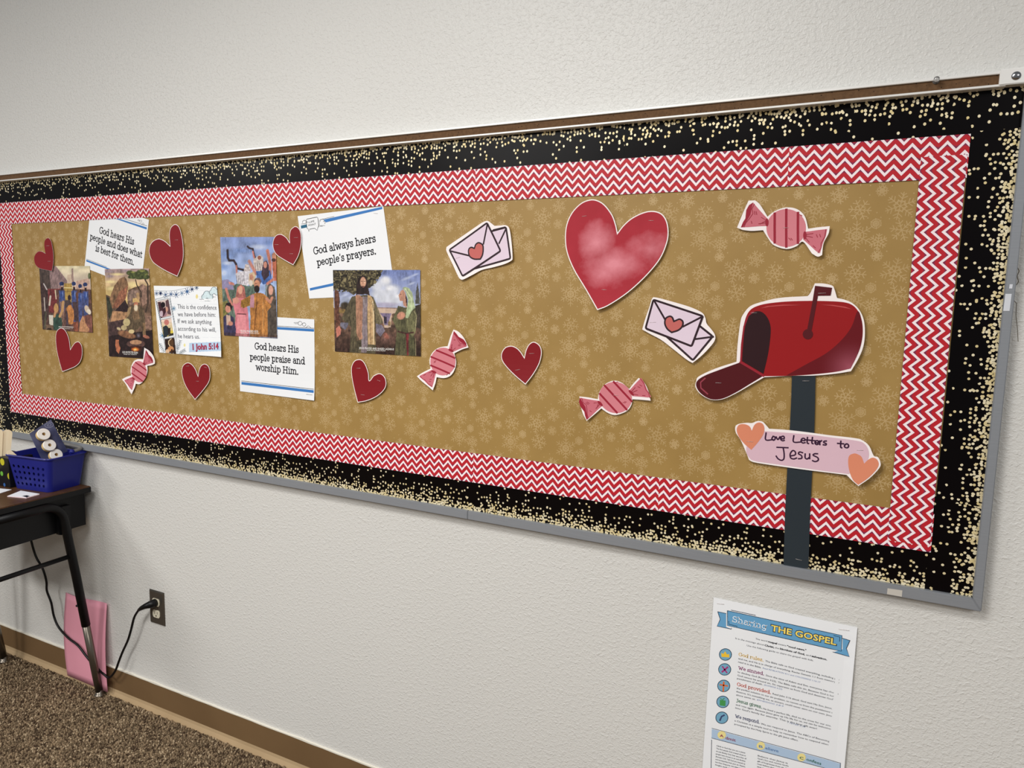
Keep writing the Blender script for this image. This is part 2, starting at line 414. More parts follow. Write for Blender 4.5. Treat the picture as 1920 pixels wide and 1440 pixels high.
# ------------------------------------------------------------------ materials
def wall_mat():
    n = NT('painted_wall', 0.42, spec=0.5)
    L = lin((215, 213, 208)); f = n.noise(1.3, 3)
    n.color(n.mix(f, tuple(v * .96 for v in L), tuple(min(1, v * 1.03) for v in L)))
    mp = n.node('ShaderNodeMapping'); mp.inputs['Scale'].default_value = (1, 1, 1.25); n.t.links.new(n.pos(), mp.inputs[0])
    a = n.noise(120, 2.5, mp.outputs[0], 0.55, 0.6); b = n.noise(280, 2, mp.outputs[0], 0.5, 0.2)
    a = n.math('SMOOTH_MAX', a, 0.47, 0.15)
    n.bump(n.math('ADD', n.math('MULTIPLY', a, 1.0), n.math('MULTIPLY', b, 0.28)), 0.75, 0.0036); return n.m
def chevron_mat():
    n = NT('chevron_border', 0.42); u, v = n.uv(); P = 0.0262; S = 0.238; A = 0.86
    t = n.math('MULTIPLY', n.math('ABSOLUTE', n.math('SUBTRACT', n.math('FRACT', n.math('DIVIDE', u, P)), 0.5)), 2)
    wv = n.math('ADD', n.math('SUBTRACT', n.math('DIVIDE', v, S), n.math('MULTIPLY', t, A)), 0.50); fr = n.math('FRACT', wv)
    white = n.math('LESS_THAN', fr, 0.365)
    # small plum triangles tucked inside each white angle
    pk = n.math('GREATER_THAN', fr, n.math('SUBTRACT', 1.25, n.math('MULTIPLY', t, 0.45)))
    vl = n.math('LESS_THAN', fr, n.math('ADD', 0.14, n.math('MULTIPLY', n.math('SUBTRACT', 1, t), 0.46)))
    pl = n.math('MAXIMUM', pk, vl)
    edge = n.math('MAXIMUM', n.math('LESS_THAN', fr, 0.38), n.math('GREATER_THAN', fr, 0.99))
    c = n.mix(pl, lin((188, 34, 45)), lin((128, 42, 74))); c = n.mix(edge, c, lin((128, 42, 74))); c = n.mix(white, c, lin((250, 234, 236)))
    n.color(c); n.bump(n.noise(9, 2), 0.15, 0.002); return n.m
def confetti_mat():
    n = NT('confetti_border', 0.3, spec=.1); u, v = n.uv(); W = 0.0735
    def layer(off, cell, r, seedk, pw, ga, of):
        cmb = n.node('ShaderNodeCombineXYZ'); n.t.links.new(n.math('ADD', u, off), cmb.inputs[0]); n.t.links.new(n.math('ADD', n.math('MULTIPLY', v, W), off * .7), cmb.inputs[1])
        vo = n.node('ShaderNodeTexVoronoi', voronoi_dimensions='2D', feature='F1'); vo.inputs['Scale'].default_value = 1 / cell; vo.inputs['Randomness'].default_value = 0.78
        n.t.links.new(cmb.outputs[0], vo.inputs['Vector'])
        sp = n.node('ShaderNodeSeparateXYZ'); n.t.links.new(vo.outputs['Position'], sp.inputs[0])
        cy = n.math('DIVIDE', n.math('SUBTRACT', sp.outputs[1], off * .7), W)
        sc = n.node('ShaderNodeSeparateColor'); n.t.links.new(vo.outputs['Color'], sc.inputs[0])
        dens = n.math('ADD', n.math('MULTIPLY', n.math('POWER', n.math('MAXIMUM', cy, 0), pw), ga), of)
        return n.math('MULTIPLY', n.math('LESS_THAN', vo.outputs['Distance'], r / cell), n.math('LESS_THAN', sc.outputs[seedk], dens)), sc.outputs[2]
    d1, k1 = layer(3.1, 0.0078, 0.0023, 0, 2.0, .95, .09); d2, k2 = layer(7.7, 0.0072, 0.0022, 1, 4.0, 1.1, .02); d3, k3 = layer(11.3, 0.0054, 0.0024, 0, 8.0, 1.5, .0)
    d = n.math('MAXIMUM', n.math('MAXIMUM', d1, d2), d3); d = n.math('MAXIMUM', d, n.math('GREATER_THAN', v, 0.975))
    g = n.mix(k1, lin((222, 202, 148)), lin((240, 228, 196)))
    c = n.mix(d, lin((7, 4, 5)), g); n.color(c)
    n.t.links.new(n.math('ADD', 0.3, n.math('MULTIPLY', d, 0.15)), n.b.inputs['Roughness'])
    n.t.links.new(n.math('MULTIPLY', d, 0.25), n.b.inputs['Metallic']); n.bump(n.noise(7, 2), 0.2, 0.002)
    return n.m
def kraft_mat():
    n = NT('snowflake_wrapping', 0.5, spec=0.4); ps = n.node('ShaderNodeSeparateXYZ'); n.t.links.new(n.pos(), ps.inputs[0]); x, z = ps.outputs[0], ps.outputs[2]
    TX, TZ = 0.138, 0.114
    def cell(ox, oz, tx=TX, tz=TZ):
        a = n.math('SUBTRACT', n.math('FRACT', n.math('ADD', n.math('DIVIDE', x, tx), ox)), 0.5); b = n.math('SUBTRACT', n.math('FRACT', n.math('ADD', n.math('DIVIDE', z, tz), oz)), 0.5)
        a = n.math('MULTIPLY', a, tx); b = n.math('MULTIPLY', b, tz)
        r = n.math('SQRT', n.math('ADD', n.math('MULTIPLY', a, a), n.math('MULTIPLY', b, b))); th = n.math('ARCTAN2', b, a); return r, th
    def fold(r, th, rot_):
        s = math.pi / 3
        f = n.math('ABSOLUTE', n.math('SUBTRACT', n.math('MODULO', n.math('ADD', th, rot_ + 4 * math.pi), s), s / 2)); f = n.math('SUBTRACT', s / 2, f)
        return n.math('MULTIPLY', r, n.math('COSINE', f)), n.math('MULTIPLY', r, n.math('SINE', f))
    def flake(ox, oz, rot_, R, w_, branches, rings=()):
        r, th = cell(ox, oz); X, Y = fold(r, th, rot_); lim = n.math('LESS_THAN', X, R)
        w_ = w_ * .85; m = n.math('MULTIPLY', n.math('LESS_THAN', Y, w_), lim)
        for at, ln in branches:
            d = n.math('ABSOLUTE', n.math('SUBTRACT', Y, n.math('MULTIPLY', n.math('SUBTRACT', X, at), 1.5)))
            m = n.math('MAXIMUM', m, n.math('MULTIPLY', n.math('MULTIPLY', n.math('LESS_THAN', d, w_ * 1.7), n.math('LESS_THAN', Y, ln)), n.math('LESS_THAN', r, R * 1.12)))
        for rr in rings:
            m = n.math('MAXIMUM', m, n.math('LESS_THAN', n.math('ABSOLUTE', n.math('SUBTRACT', r, rr)), w_ * 0.9))
        return m
    m = flake(0.10, 0.13, 0.2, 0.0195, 0.00095, ((0.007, 0.004), (0.012, 0.006)))
    for a in (flake(0.62, 0.20, 0.5, 0.0265, 0.00085, ((0.004, 0.006), (0.011, 0.0075), (0.018, 0.006)), (0.0072, 0.012)),
              flake(0.36, 0.52, 0.0, 0.0105, 0.0009, ((0.002, 0.004), (0.0055, 0.004)), (0.004,)),
              flake(0.86, 0.56, 0.3, 0.0165, 0.0010, ((0.010, 0.005),), (0.0045, 0.0085)),
              flake(0.14, 0.76, 0.7, 0.0245, 0.00085, ((0.006, 0.006), (0.013, 0.0075), (0.019, 0.005)), (0.009,)),
              flake(0.60, 0.80, 0.1, 0.0190, 0.00095, ((0.006, 0.004), (0.012, 0.0065))),
              flake(0.40, 0.02, 0.4, 0.0100, 0.0009, ((0.003, 0.004),), (0.0045, 0.008)), flake(0.87, 0.88, 0.2, 0.0115, 0.0009, ((0.003, 0.004), (0.007, .004)), (0.005,)), flake(0.36, 0.30, 0.6, 0.0150, 0.0009, ((0.005, 0.005), (0.010, .005)))): m = n.math('MAXIMUM', m, a)
    for ox, oz in ((0.0, 0.4), (.3, .2), (.5, .65), (.8, .02), (.72, .72), (.2, .35), (.5, .36)):
        r, th = cell(ox, oz, TX / 2, TZ / 2); m = n.math('MAXIMUM', m, n.math('LESS_THAN', r, 0.0011))
    f = n.math('MULTIPLY', m, n.math('ADD', 0.17, n.math('MULTIPLY', n.noise(18, 2), 0.56)))
    base = n.mix(n.noise(7, 3, None, 0.6), lin((148, 116, 60)), lin((170, 137, 77)))
    n.color(n.mix(f, base, lin((206, 178, 132))))
    n.bump(n.math('ADD', n.noise(2.6, 2), n.math('MULTIPLY', n.noise(9, 2), 0.25)), 0.22, 0.03); return n.m
def paper_mat(name, c, rough=0.55):
    n = NT(name, rough); L = lin(c); n.color(n.mix(n.noise(14, 3), tuple(v * .96 for v in L), L)); n.bump(n.noise(11, 2), 0.12, 0.003); return n.m
def wood_mat():
    n = NT('walnut_laminate', 0.38); mp = n.node('ShaderNodeMapping'); mp.inputs['Scale'].default_value = (1, 9, 1); n.t.links.new(n.pos(), mp.inputs[0])
    a = n.noise(9, 5, mp.outputs[0], 0.6, 1.5); c = n.mix(a, lin((42, 25, 17)), lin((104, 70, 42))); n.color(c); return n.m
def metal_mat(name, c, rough=0.35, s=1.0):
    n = NT(name, rough, .85 * s); L = lin(c); mp = n.node('ShaderNodeMapping'); mp.inputs['Scale'].default_value = (3, 60, 60); n.t.links.new(n.pos(), mp.inputs[0])
    n.color(n.mix(n.noise(6, 3, mp.outputs[0]), tuple(v * .9 for v in L), tuple(min(1, v * 1.08) for v in L))); n.bump(n.noise(40, 3, mp.outputs[0]), 0.05, 0.001); return n.m
def cork_mat():
    n = NT('cork', 0.8); c = n.mix(n.noise(160, 3), lin((78, 54, 34)), lin((116, 86, 58))); n.color(c)
    v = n.node('ShaderNodeTexVoronoi'); v.inputs['Scale'].default_value = 130; n.t.links.new(n.pos(), v.inputs['Vector'])
    n.color(n.mix(n.math('LESS_THAN', v.outputs['Distance'], 0.13), c, lin((40, 24, 14)))); n.bump(n.noise(220, 2), 0.3, 0.001); return n.m
WALL = wall_mat(); CHEV = chevron_mat(); CONF = confetti_mat(); KRAFT = kraft_mat()
WHITE = paper_mat('white_paper', (240, 241, 243)); CARDW = paper_mat('white_card', (250, 240, 238)); ALU = metal_mat('brushed_aluminium', (146, 149, 154), 0.42, .35)
RED = paper_mat('deep_red_print', (132, 18, 27), 0.5); INKB = flat('black_ink', (30, 30, 36), 0.5); BLUEI = flat('blue_ink', (58, 120, 188), 0.5)
POSTM = paper_mat('charcoal_paper', (40, 48, 54), 0.6); PLUM = flat('plum_line', (44, 22, 30), 0.5); LILAC = paper_mat('lilac_print', (228, 208, 222))
STAPLE = flat('staple_steel', (214, 204, 200), 0.35, 0.4)

# ================================================================== ROOM
def plane_obj(name, c4, mat, label=None):
    o = obj(name, mesh(name, c4, [(0, 1, 2, 3)]), mat, loc=(0, 0, 0)); o['kind'] = 'structure'; return o
me = box_mesh('wall_back', (-6.0, 0.0, 0.0), (3.0, 0.12, 2.75)); o = obj('wall_back', me, WALL, loc=(0, 0, 0)); o['kind'] = 'structure'
wallo = o
s_ = Ink(); s_.line([wl(p, -.0002) for p in ((1907, 500), (1911, 508), (1907, 518), (1910, 528), (1906, 534))], .0012); s_.line([wl(p, -.0002) for p in ((1901, 563), (1906, 569), (1905, 590), (1908, 620), (1909, 640))], .0009)
k_ = s_.build('wall_crack', -.0003, flat('crack_dark', (120, 112, 100), .8), o); k_['kind'] = 'stuff'
sheet('paint_chip', [wl(p, -.0002) for p in ((1904, 537), (1912, 539), (1914, 545), (1908, 549), (1903, 546))], -.0004, flat('chip_white', (238, 236, 230), .6), o, t=.0003)
def carpet_base():
    n = NT('carpet_backing', 0.95, spec=0.1); v = n.node('ShaderNodeTexVoronoi'); v.inputs['Scale'].default_value = 150; n.t.links.new(n.pos(), v.inputs['Vector'])
    n.color(n.mix(v.outputs['Distance'], lin((150, 128, 100)), lin((66, 54, 42)))); n.bump(v.outputs['Distance'], 0.9, 0.004); return n.m
me = box_mesh('floor', (-6.0, -4.5, -0.05), (3.0, 0.12, 0.0)); floor = obj('floor', me, carpet_base(), loc=(0, 0, 0)); floor['kind'] = 'structure'
# looped pile, real tufts where the carpet is in view
def tufts():
    sp = 0.0062; x = np.arange(-3.7, -0.9, sp); y = np.arange(-1.15, -0.011, sp); X, Y = np.meshgrid(x, y); X = X.ravel() + rng.uniform(-.0022, .0022, X.size); Y = Y.ravel() + rng.uniform(-.0022, .0022, Y.size)
    keep = (Y < -0.0125); X = X[keep]; Y = Y[keep]; n = len(X); R = rng.uniform(.0026, .0042, n); H = rng.uniform(.003, .0085, n); A = rng.uniform(0, 6.28, n)
    V = np.zeros((n, 9, 3)); E = rng.uniform(.6, 1.0, n)
    for k in range(4):
        a = A + k * math.pi / 2; rr = R * np.where(k % 2 == 0, 1, E)
        V[:, k] = np.stack([X + rr * np.cos(a), Y + rr * np.sin(a), np.full(n, -.0005)], 1)
        V[:, 4 + k] = np.stack([X + rr * 1.02 * np.cos(a), Y + rr * 1.02 * np.sin(a), H * .62], 1)
    V[:, 8] = np.stack([X + rng.uniform(-.001, .001, n), Y + rng.uniform(-.001, .001, n), H], 1)
    F = np.array([[k, (k + 1) % 4, 4 + (k + 1) % 4, 4 + k] for k in range(4)]); T = np.array([[4 + k, 4 + (k + 1) % 4, 8] for k in range(4)])
    base = np.arange(n)[:, None, None] * 9; q = (F[None] + base).reshape(-1, 4); t = (T[None] + base).reshape(-1, 3)
    me = bpy.data.meshes.new('carpet_pile'); me.vertices.add(n * 9); me.vertices.foreach_set('co', V.ravel())
    li = np.concatenate([q.ravel(), t.ravel()]).astype(np.int32); me.loops.add(len(li)); me.loops.foreach_set('vertex_index', li)
    me.polygons.add(len(q) + len(t)); me.polygons.foreach_set('loop_start', np.concatenate([np.arange(len(q)) * 4, len(q) * 4 + np.arange(len(t)) * 3]).astype(np.int32))
    me.update(calc_edges=True); me.polygons.foreach_set('use_smooth', np.ones(len(me.polygons), bool))
    c = np.array([lin((134, 114, 90))]) * rng.uniform(.5, 1.2, (n, 1)) * np.array([1, 1, 1]); c[rng.rand(n) < .18] = lin((72, 57, 44)); c[rng.rand(n) < .10] = lin((172, 152, 124))
    c = np.repeat(np.concatenate([c, np.ones((n, 1))], 1), 9, 0); at = me.color_attributes.new('ink', 'FLOAT_COLOR', 'POINT'); at.data.foreach_set('color', c.ravel())
    m = NT('carpet_yarn', 0.95, spec=0.1); a = m.node('ShaderNodeVertexColor', layer_name='ink'); m.color(a.outputs[0])
    o = obj('carpet_pile', me, m.m, floor); o['kind'] = 'stuff'
tufts()
# vinyl cove base with its lighter toe and a ragged paint line on top
def base_run():
    prof = [(-.001, .103), (-.004, .1035), (-.0045, .10), (-.0045, .026), (-.0055, .016), (-.009, .006), (-.011, .0005), (-.011, -.004), (-.001, -.004)]
    xs = np.arange(-6, 3.001, .25); V = [(x, y, z) for x in xs for y, z in prof]; n = len(prof); F = []
    for i in range(len(xs) - 1):
        for k in range(n): F.append((i * n + k, i * n + (k + 1) % n, (i + 1) * n + (k + 1) % n, (i + 1) * n + k))
    me = mesh('baseboard_back', V, F)
    a = NT('brown_vinyl', 0.45); c = a.mix(a.noise(6, 3), lin((104, 80, 54)), lin((122, 96, 66))); a.color(c); b = NT('worn_vinyl_toe', 0.4); b.color(b.mix(b.noise(8, 2), lin((168, 142, 108)), lin((190, 164, 128))))
    o = obj('baseboard_back', me, [a.m, b.m], loc=(0, 0, 0)); o['kind'] = 'structure'
    for p in me.polygons:
        if p.center.z < .024: p.material_index = 1
    V = []; F = []; x = -6.0; k = 0
    while x < 3:
        h = .1045 + random.uniform(0, .0016) + (0.002 if random.random() < .08 else 0); V += [(x, -.0052, .1015 + random.uniform(-.0008, .0006)), (x, -.0052, h), (x, -.0002, h + .0004)]
        if k: b_ = 3 * k; F += [(b_ - 3, b_, b_ + 1, b_ - 2), (b_ - 2, b_ + 1, b_ + 2, b_ - 1)]
        k += 1; x += .022 + random.random() * .02
    p = obj('paint_edge', mesh('paint_edge', V, F), flat('dried_white_paint', (226, 220, 206), 0.5), o); return o
bb = base_run()

# ================================================================== BULLETIN BOARD
YB = -0.0125                       # face of the board
d1 = 1.45 + YB - .001
def Z(v, y=-0.0135): return CAM[2] + v * (1.45 + y)
def X(v, y=-0.0135): return v * (1.45 + y)
xl_o, xr_o = X(-1.966, -.022), X(.1610, -.022) - .001; zb_o = Z(-.3702, -.022); zt_o = Z(.262, -.022)
xl_i, xr_i = X(-1.952, -.022), X(.1500, -.022); zb_i = Z(-.3553, -.022)
bt = thing('bulletin_board', 'long cork bulletin board in a grey aluminium frame fixed to the wall', 'bulletin board', ((xl_o + xr_o) / 2, -.01, zb_o))
obj('backing_panel', box_mesh('backing_panel', (xl_o + .003, -0.0122, zb_o + .003), (xr_o - .003, -0.0005, zt_o)), cork_mat(), bt)
def bar(a, b, ai, bi, y0=-.0225, y1=-.0005):
    """mitred frame bar: outer edge a-b, inner edge ai-bi"""
    c = [(a[0], y1, a[1]), (b[0], y1, b[1]), (bi[0], y1, bi[1]), (ai[0], y1, ai[1])]; d = [(p[0], y0, p[2]) for p in c]
    return hexa_mesh('frame_bar', c + d, 0.0012)
sx = wl((877, 960), -.022)[0]
obj('frame_bar', bar((xl_o, zb_o), (sx - .0003, zb_o), (xl_i, zb_i), (sx - .0003, zb_i)), ALU, bt)
obj('frame_bar', bar((sx + .0003, zb_o), (xr_o, zb_o), (sx + .0003, zb_i), (xr_i, zb_i)), ALU, bt)
obj('frame_bar', bar((xr_o, zb_o), (xr_o, zt_o), (xr_i, zb_i), (xr_i, zt_o)), ALU, bt)
obj('frame_bar', bar((xl_o, zt_o), (xl_o, zb_o), (xl_i, zt_o), (xl_i, zb_i)), ALU, bt)
TAPE = flat('yellowed_tape', (196, 190, 180), 0.25)
sheet('tape_scrap', [wl(p, -.0228) for p in ((1664, 1103), (1692, 1107), (1691, 1119), (1663, 1114))], -.0229, TAPE, bt, t=.0002)
sheet('tape_scrap', [wl(p, -.0228) for p in ((1893, 533), (1899, 533), (1898, 541), (1892, 541))], -.0229, flat('white_tape', (214, 216, 222), .3), bt, t=.0002)
sheet('tape_scrap', [wl(p, -.0228) for p in ((1885, 551), (1897, 551), (1893, 583), (1881, 583))], -.0229, flat('white_tape', (214, 216, 222), .3), bt, t=.0002)
# display rail above
rz0, rz1 = Z(.2547, -.03), Z(.2722, -.03); rx1 = wl((1873.5, 150), -.03)[0]
rail = thing('display_rail', 'narrow white display rail with a brown cork strip along the board top', 'display rail', ((xl_o + rx1) / 2, -.015, rz0))
WMET = NT('white_aluminium', .35, 0.2); WMET.color((*lin((236, 234, 230)), 1)); WMET = WMET.m
zi0, zi1 = Z(.2575, -.03), Z(.2687, -.03)
obj('cork_strip', box_mesh('cork_strip', (xl_o - .02, -.0262, zi0 - .002), (rx1 + .01, -.001, zi1 + .002)), cork_mat(), rail)
obj('rail_lip', box_mesh('rail_lip', (xl_o - .02, -.030, rz0), (rx1 + .01, -.0008, zi0), .0008), WMET, rail)
obj('rail_lip', box_mesh('rail_lip', (xl_o - .02, -.030, zi1), (rx1 + .01, -.0008, rz1), .0008), WMET, rail)
cz0 = wl((1873, 160), -.032)[1]; cz1 = wl((1876, 130), -.032)[1]
obj('end_cap', box_mesh('end_cap', (rx1, -.0325, cz0), (rx1 + .058, -.0006, cz1), .0012, 2), WMET, rail)
p = ony((1905.5, 142), -.0325)
bm = bmesh.new(); bmesh.ops.create_uvsphere(bm, u_segments=20, v_segments=10, radius=.0068)
for v in bm.verts: v.co = Vector((v.co.x + p[0], p[1] + v.co.y * .45, v.co.z + p[2]))
obj('screw', bm_mesh('screw', bm, True), flat('screw_steel', (150, 150, 152), .2, 1.0), rail)
# kraft paper and the two borders
kz0, kz1 = Z(-.352), Z(.262)
sheet('backing_paper', [(xl_i - .006, zb_i - .004), (xr_i + .006, zb_i - .004), (xr_i + .006, kz1), (xl_i - .006, kz1)], -.0129, KRAFT, None, t=.0003)
tag(bpy.data.objects['backing_paper'], 'gold brown wrapping paper with pale snowflakes covering the whole board', 'wrapping paper')
bx = dict(il=X(-1.8834), ir=X(.101), ib=Z(-.3047), it=Z(.2041))
zT = Z(.2600); zB = zb_i - .003; xL = xl_i - .004; xR = xr_i + .004
segx = [xL, -1.404, -0.46, xR]
def strip(name, a, b, d, y, mat, label, cat, group, u0=0):
    poly, uvf = rect_uv(a, b, d)
    o = sheet(name, poly, y, mat, None, t=.0003, uvf=lambda x, z: (uvf(x, z)[0] + u0, uvf(x, z)[1])); tag(o, label, cat, group); return o
gB = 'black border strips with gold confetti'; gC = 'red and white chevron border strips'
nmB = ['black gold-dotted border strip, top edge, between the far end and the first seam', 'black gold-dotted border strip, top edge, above the two upper printed verses and envelope pair', 'black gold-dotted border strip, top edge, above the candy and mailbox']
nmB = ['black strip with gold confetti, top edge, far end over the first verse sheet', 'black strip with gold confetti, top edge, middle length between two seams', 'black strip with gold confetti, top edge, near end under the screwed cap']
for i in range(3):
    strip('confetti_strip', (segx[i], bx['it']), (segx[i + 1], bx['it']), (0, zT - bx['it'] + .004), -.0134 - .0003 * (i % 2), CONF, nmB[i], 'border strip', gB, u0=i * 1.7)
segb = [xL + .048, -1.70, -.737, xr_i - .047]
nmB = ['black strip with gold confetti, bottom edge, far end behind the blue basket', 'black strip with gold confetti, bottom edge, middle length between two seams', 'black strip with gold confetti, bottom edge, crossed by the mailbox post']
for i in range(3):
    strip('confetti_strip', (segb[i + 1], bx['ib']), (segb[i], bx['ib']), (0, zB - bx['ib']), -.0134 - .0003 * (i % 2), CONF, nmB[i], 'border strip', gB, u0=i * 2.3 + .4)
zs = ony((1800, 945), -.0135)[2]; ztr = ony((1830, 246), -.0135)[2]
strip('confetti_strip', (bx['ir'] , ztr), (bx['ir'], zs), (xR - bx['ir'], 0), -.0140, CONF, 'black strip with gold confetti standing upright beside the mailbox, upper length', 'border strip', gB, 5.2)
strip('confetti_strip', (bx['ir'] - .004, zs + .01), (bx['ir'] - .004, zB), (xR - bx['ir'] + .004, 0), -.0137, CONF, 'short black strip with gold confetti in the lower corner of the frame', 'border strip', gB, 6.9)
strip('confetti_strip', (bx['il'], ztr), (bx['il'], zB), (xL - bx['il'], 0), -.0140, CONF, 'black strip with gold confetti standing upright at the far end of the board', 'border strip', gB, 8.3)
cw = (.2041 - .1539) * 1.4365
cseg = [X(-1.8834), wl((355, 355))[0], wl((890, 320))[0], wl((1481, 270))[0], X(.101)]
nm = ['far end over the first verse sheet', 'over the verse sheet with the speech bubble', 'over the big watercolour heart', 'near corner over the top striped candy']
for i in range(4):
    strip('chevron_strip', (cseg[i], Z(.2041) - cw), (cseg[i + 1] + (.002 if i < 3 else 0), Z(.2041) - cw), (0, cw), -.0147 - .0003 * (i % 2), CHEV, 'red and white chevron strip, top edge, ' + nm[i], 'border strip', gC, [.004, .013, .009, .0095][i])
cb = [X(-1.8834), wl((475, 870))[0], wl((886, 870))[0], wl((1235, 925))[0], X(.101)]
nm = ['far end above the blue basket', 'short length below the lowest verse sheet', 'middle length below the candy and small heart', 'near corner crossed by the mailbox post']
for i in range(4):
    strip('chevron_strip', (cb[i], Z(-.3047)), (cb[i + 1] + (.002 if i < 3 else 0), Z(-.3047)), (0, (.3047 - .2548) * 1.4365), -.0147 - .0003 * (i % 2), CHEV, 'red and white chevron strip, bottom edge, ' + nm[i], 'border strip', gC, [.012, .007, .001, .016][i])
ztc = wl((1740, 294))[1]; zbc = wl((1700, 1018))[1]
strip('chevron_strip', (X(.0522), zbc), (X(.0522), ztc), (X(.101) - X(.0522) - .002, 0), -.0154, CHEV, 'red and white chevron strip standing upright between mailbox and black border', 'border strip', gC, .005)
strip('chevron_strip', (X(-1.8834), Z(-.2560)), (X(-1.8834), Z(.1545)), (X(-1.8307) - X(-1.8834), 0), -.0144, CHEV, 'red and white chevron strip standing upright at the far end by the small heart', 'border strip', gC, .011)

# ================================================================== staples
def staple(crop, a, b, y, parent, lift=None):
    A = crop(a); B = crop(b)
    ya = y - (lift(*A) if lift else 0); yb = y - (lift(*B) if lift else 0)
    obj('staple', tube_mesh('staple', [(A[0], ya + .001, A[1]), (A[0], ya - .0003, A[1]), (B[0], yb - .0003, B[1]), (B[0], yb + .001, B[1])], .0003, 5), STAPLE, parent)

# ================================================================== CUT-OUTS
YC = -.0163
def poly_center(p): return (sum(q[0] for q in p) / len(p), sum(q[1] for q in p) / len(p))
def cut(name, label, cat, poly, group=None, y=YC, h=.003):
    c = poly_center(poly); t = thing(name, label, cat, (c[0], y, c[1]), group); return t, curl(poly, h)
c0 = Crop(0, 380, 6); c1 = Crop(0, 600, 6); c2 = Crop(260, 400, 6); c3 = Crop(280, 560, 5.3333); cA = Crop(1000, 340, 5.3333); cB = Crop(640, 600, 4.8)
hearts = [
 (c0, [(540,398),(508,425),(500,490),(512,572),(470,549),(430,551),(398,590),(391,640),(408,700),(450,738),(520,757),(598,771),(606,690),(607,600),(598,520),(585,445),(565,408)], (3, 11), 0.0004, 'dark red paper heart tilted beside the far chevron corner', [((520,487),(560,485)),((540,660),(575,660))]),
 (c1, [(680,90),(640,130),(630,210),(640,330),(670,460),(710,582),(780,556),(860,520),(912,465),(933,380),(925,290),(890,245),(850,252),(820,285),(792,330),(778,220),(750,140),(720,100)], (5, 14), .0017, 'dark red heart with white rim below the picture of blue-turbaned men', []),
 (c2, [(405,125),(362,165),(346,240),(352,365),(295,312),(230,285),(170,308),(130,365),(124,450),(160,540),(230,600),(330,658),(447,711),(482,620),(506,520),(508,400),(495,280),(470,175),(440,132)], (3, 12), .0017, 'dark red heart with white rim above the handwritten-style verse sheet', [((410,300),(445,298))]),
 (c2, [(1755,149),(1710,188),(1695,260),(1698,327),(1660,270),(1600,234),(1545,252),(1514,320),(1520,400),(1560,470),(1650,530),(1750,583),(1803,480),(1830,370),(1835,260),(1820,190),(1790,154)], (3, 11), .0016, 'dark red heart overlapping the tilted verse sheet', [((1750,274),(1795,272)),((1535,352),(1575,352)),((1700,455),(1740,455))]),
 (c3, [(382,639),(340,668),(327,730),(345,820),(390,912),(466,1010),(540,920),(602,830),(614,750),(600,680),(560,651),(520,668),(497,715),(487,772),(462,705),(425,655)], (5, 13), .0018, 'small upright red heart below the handwritten-style verse sheet', [((370,675),(400,672)),((550,683),(580,690)),((470,825),(495,826))]),
 (cB, [(165,353),(120,368),(93,425),(97,520),(120,630),(153,742),(230,728),(310,695),(375,645),(407,590),(402,530),(375,492),(338,480),(290,500),(252,545),(245,480),(225,415),(198,370)], (5, 13), .0018, 'red heart tilted below the large bearded-man picture', [((140,434),(175,434)),((325,540),(355,550)),((180,671),(212,675))]),
 (cB, [(1525,232),(1475,248),(1443,300),(1447,360),(1490,425),(1570,505),(1663,580),(1730,490),(1785,390),(1806,300),(1795,240),(1760,205),(1722,197),(1685,225),(1660,275),(1646,335),(1610,280),(1570,245)], (6, 15), .0018, 'red heart alone in the middle between two striped candies', [((1690,302),(1735,300)),((1567,452),(1610,444))]),
]
for cr, pts, corners, rim, label, st in hearts:
    cr = Crop(cr.x0, cr.y0, cr.k, YC); P = closed_curve(cr.many(pts), corners, 5); t, lf = cut('paper_heart', label, 'paper heart', P, 'small red paper hearts', h=.0035)
    sheet('white_rim', P, YC, CARDW, t, lift=lf, grid=.012); sheet('red_face', resample(inset(P, rim), .006), YC - .00025, RED, t, t=0, lift=lf, grid=.012)
    for a, b in st: staple(cr, a, b, YC - .0004, t, lf)
# large watercolour heart
bp = [(575,182),(480,218),(390,310),(335,430),(320,570),(340,720),(410,890),(520,1070),(648,1288),(760,1242),(950,1115),(1130,950),(1270,780),(1340,620),(1356,500),(1335,390),(1280,320),(1190,296),(1090,315),(980,370),(900,440),(843,512),(825,430),(790,335),(720,240),(650,193)]
cA = Crop(1000, 340, 5.3333, YC); P = closed_curve(cA.many(bp), (8, 21), 5); t, lf = cut('paper_heart', 'very large watercolour red heart with a pale pink bloom', 'paper heart', P, h=.006)
sheet('white_rim', P, YC, CARDW, t, lift=lf, grid=.02)
def heart_mat():
    n = NT('watercolour_red', .5); u, v = n.uv()
    cmb = n.node('ShaderNodeCombineXYZ'); n.t.links.new(u, cmb.inputs[0]); n.t.links.new(v, cmb.inputs[1])
    def blob(cx, cy, rx, ry, k=1.0):
        a = n.math('DIVIDE', n.math('SUBTRACT', u, cx), rx); b = n.math('DIVIDE', n.math('SUBTRACT', v, cy), ry)
        return n.math('MULTIPLY', n.math('SUBTRACT', 1, n.math('SQRT', n.math('ADD', n.math('MULTIPLY', a, a), n.math('MULTIPLY', b, b)))), k)
    m = n.math('MAXIMUM', n.math('MAXIMUM', blob(.32, .38, .20, .22), blob(.50, .58, .34, .17)), n.math('MAXIMUM', blob(.82, .45, .30, .16, .55), blob(.40, .66, .22, .16, .75)))
    m = n.math('ADD', n.math('MULTIPLY', m, 1.05), n.math('MULTIPLY', n.math('SUBTRACT', n.noise(7, 6, cmb.outputs[0], .62), .5), .9), clamp=True)
    base = n.mix(n.noise(3.2, 4, cmb.outputs[0]), lin((150, 22, 34)), lin((184, 44, 60))); n.color(n.mix(m, base, lin((222, 136, 146)))); return n.m
xs = [q[0] for q in P]; zs_ = [q[1] for q in P]; bb4 = (min(xs), max(xs), min(zs_), max(zs_))
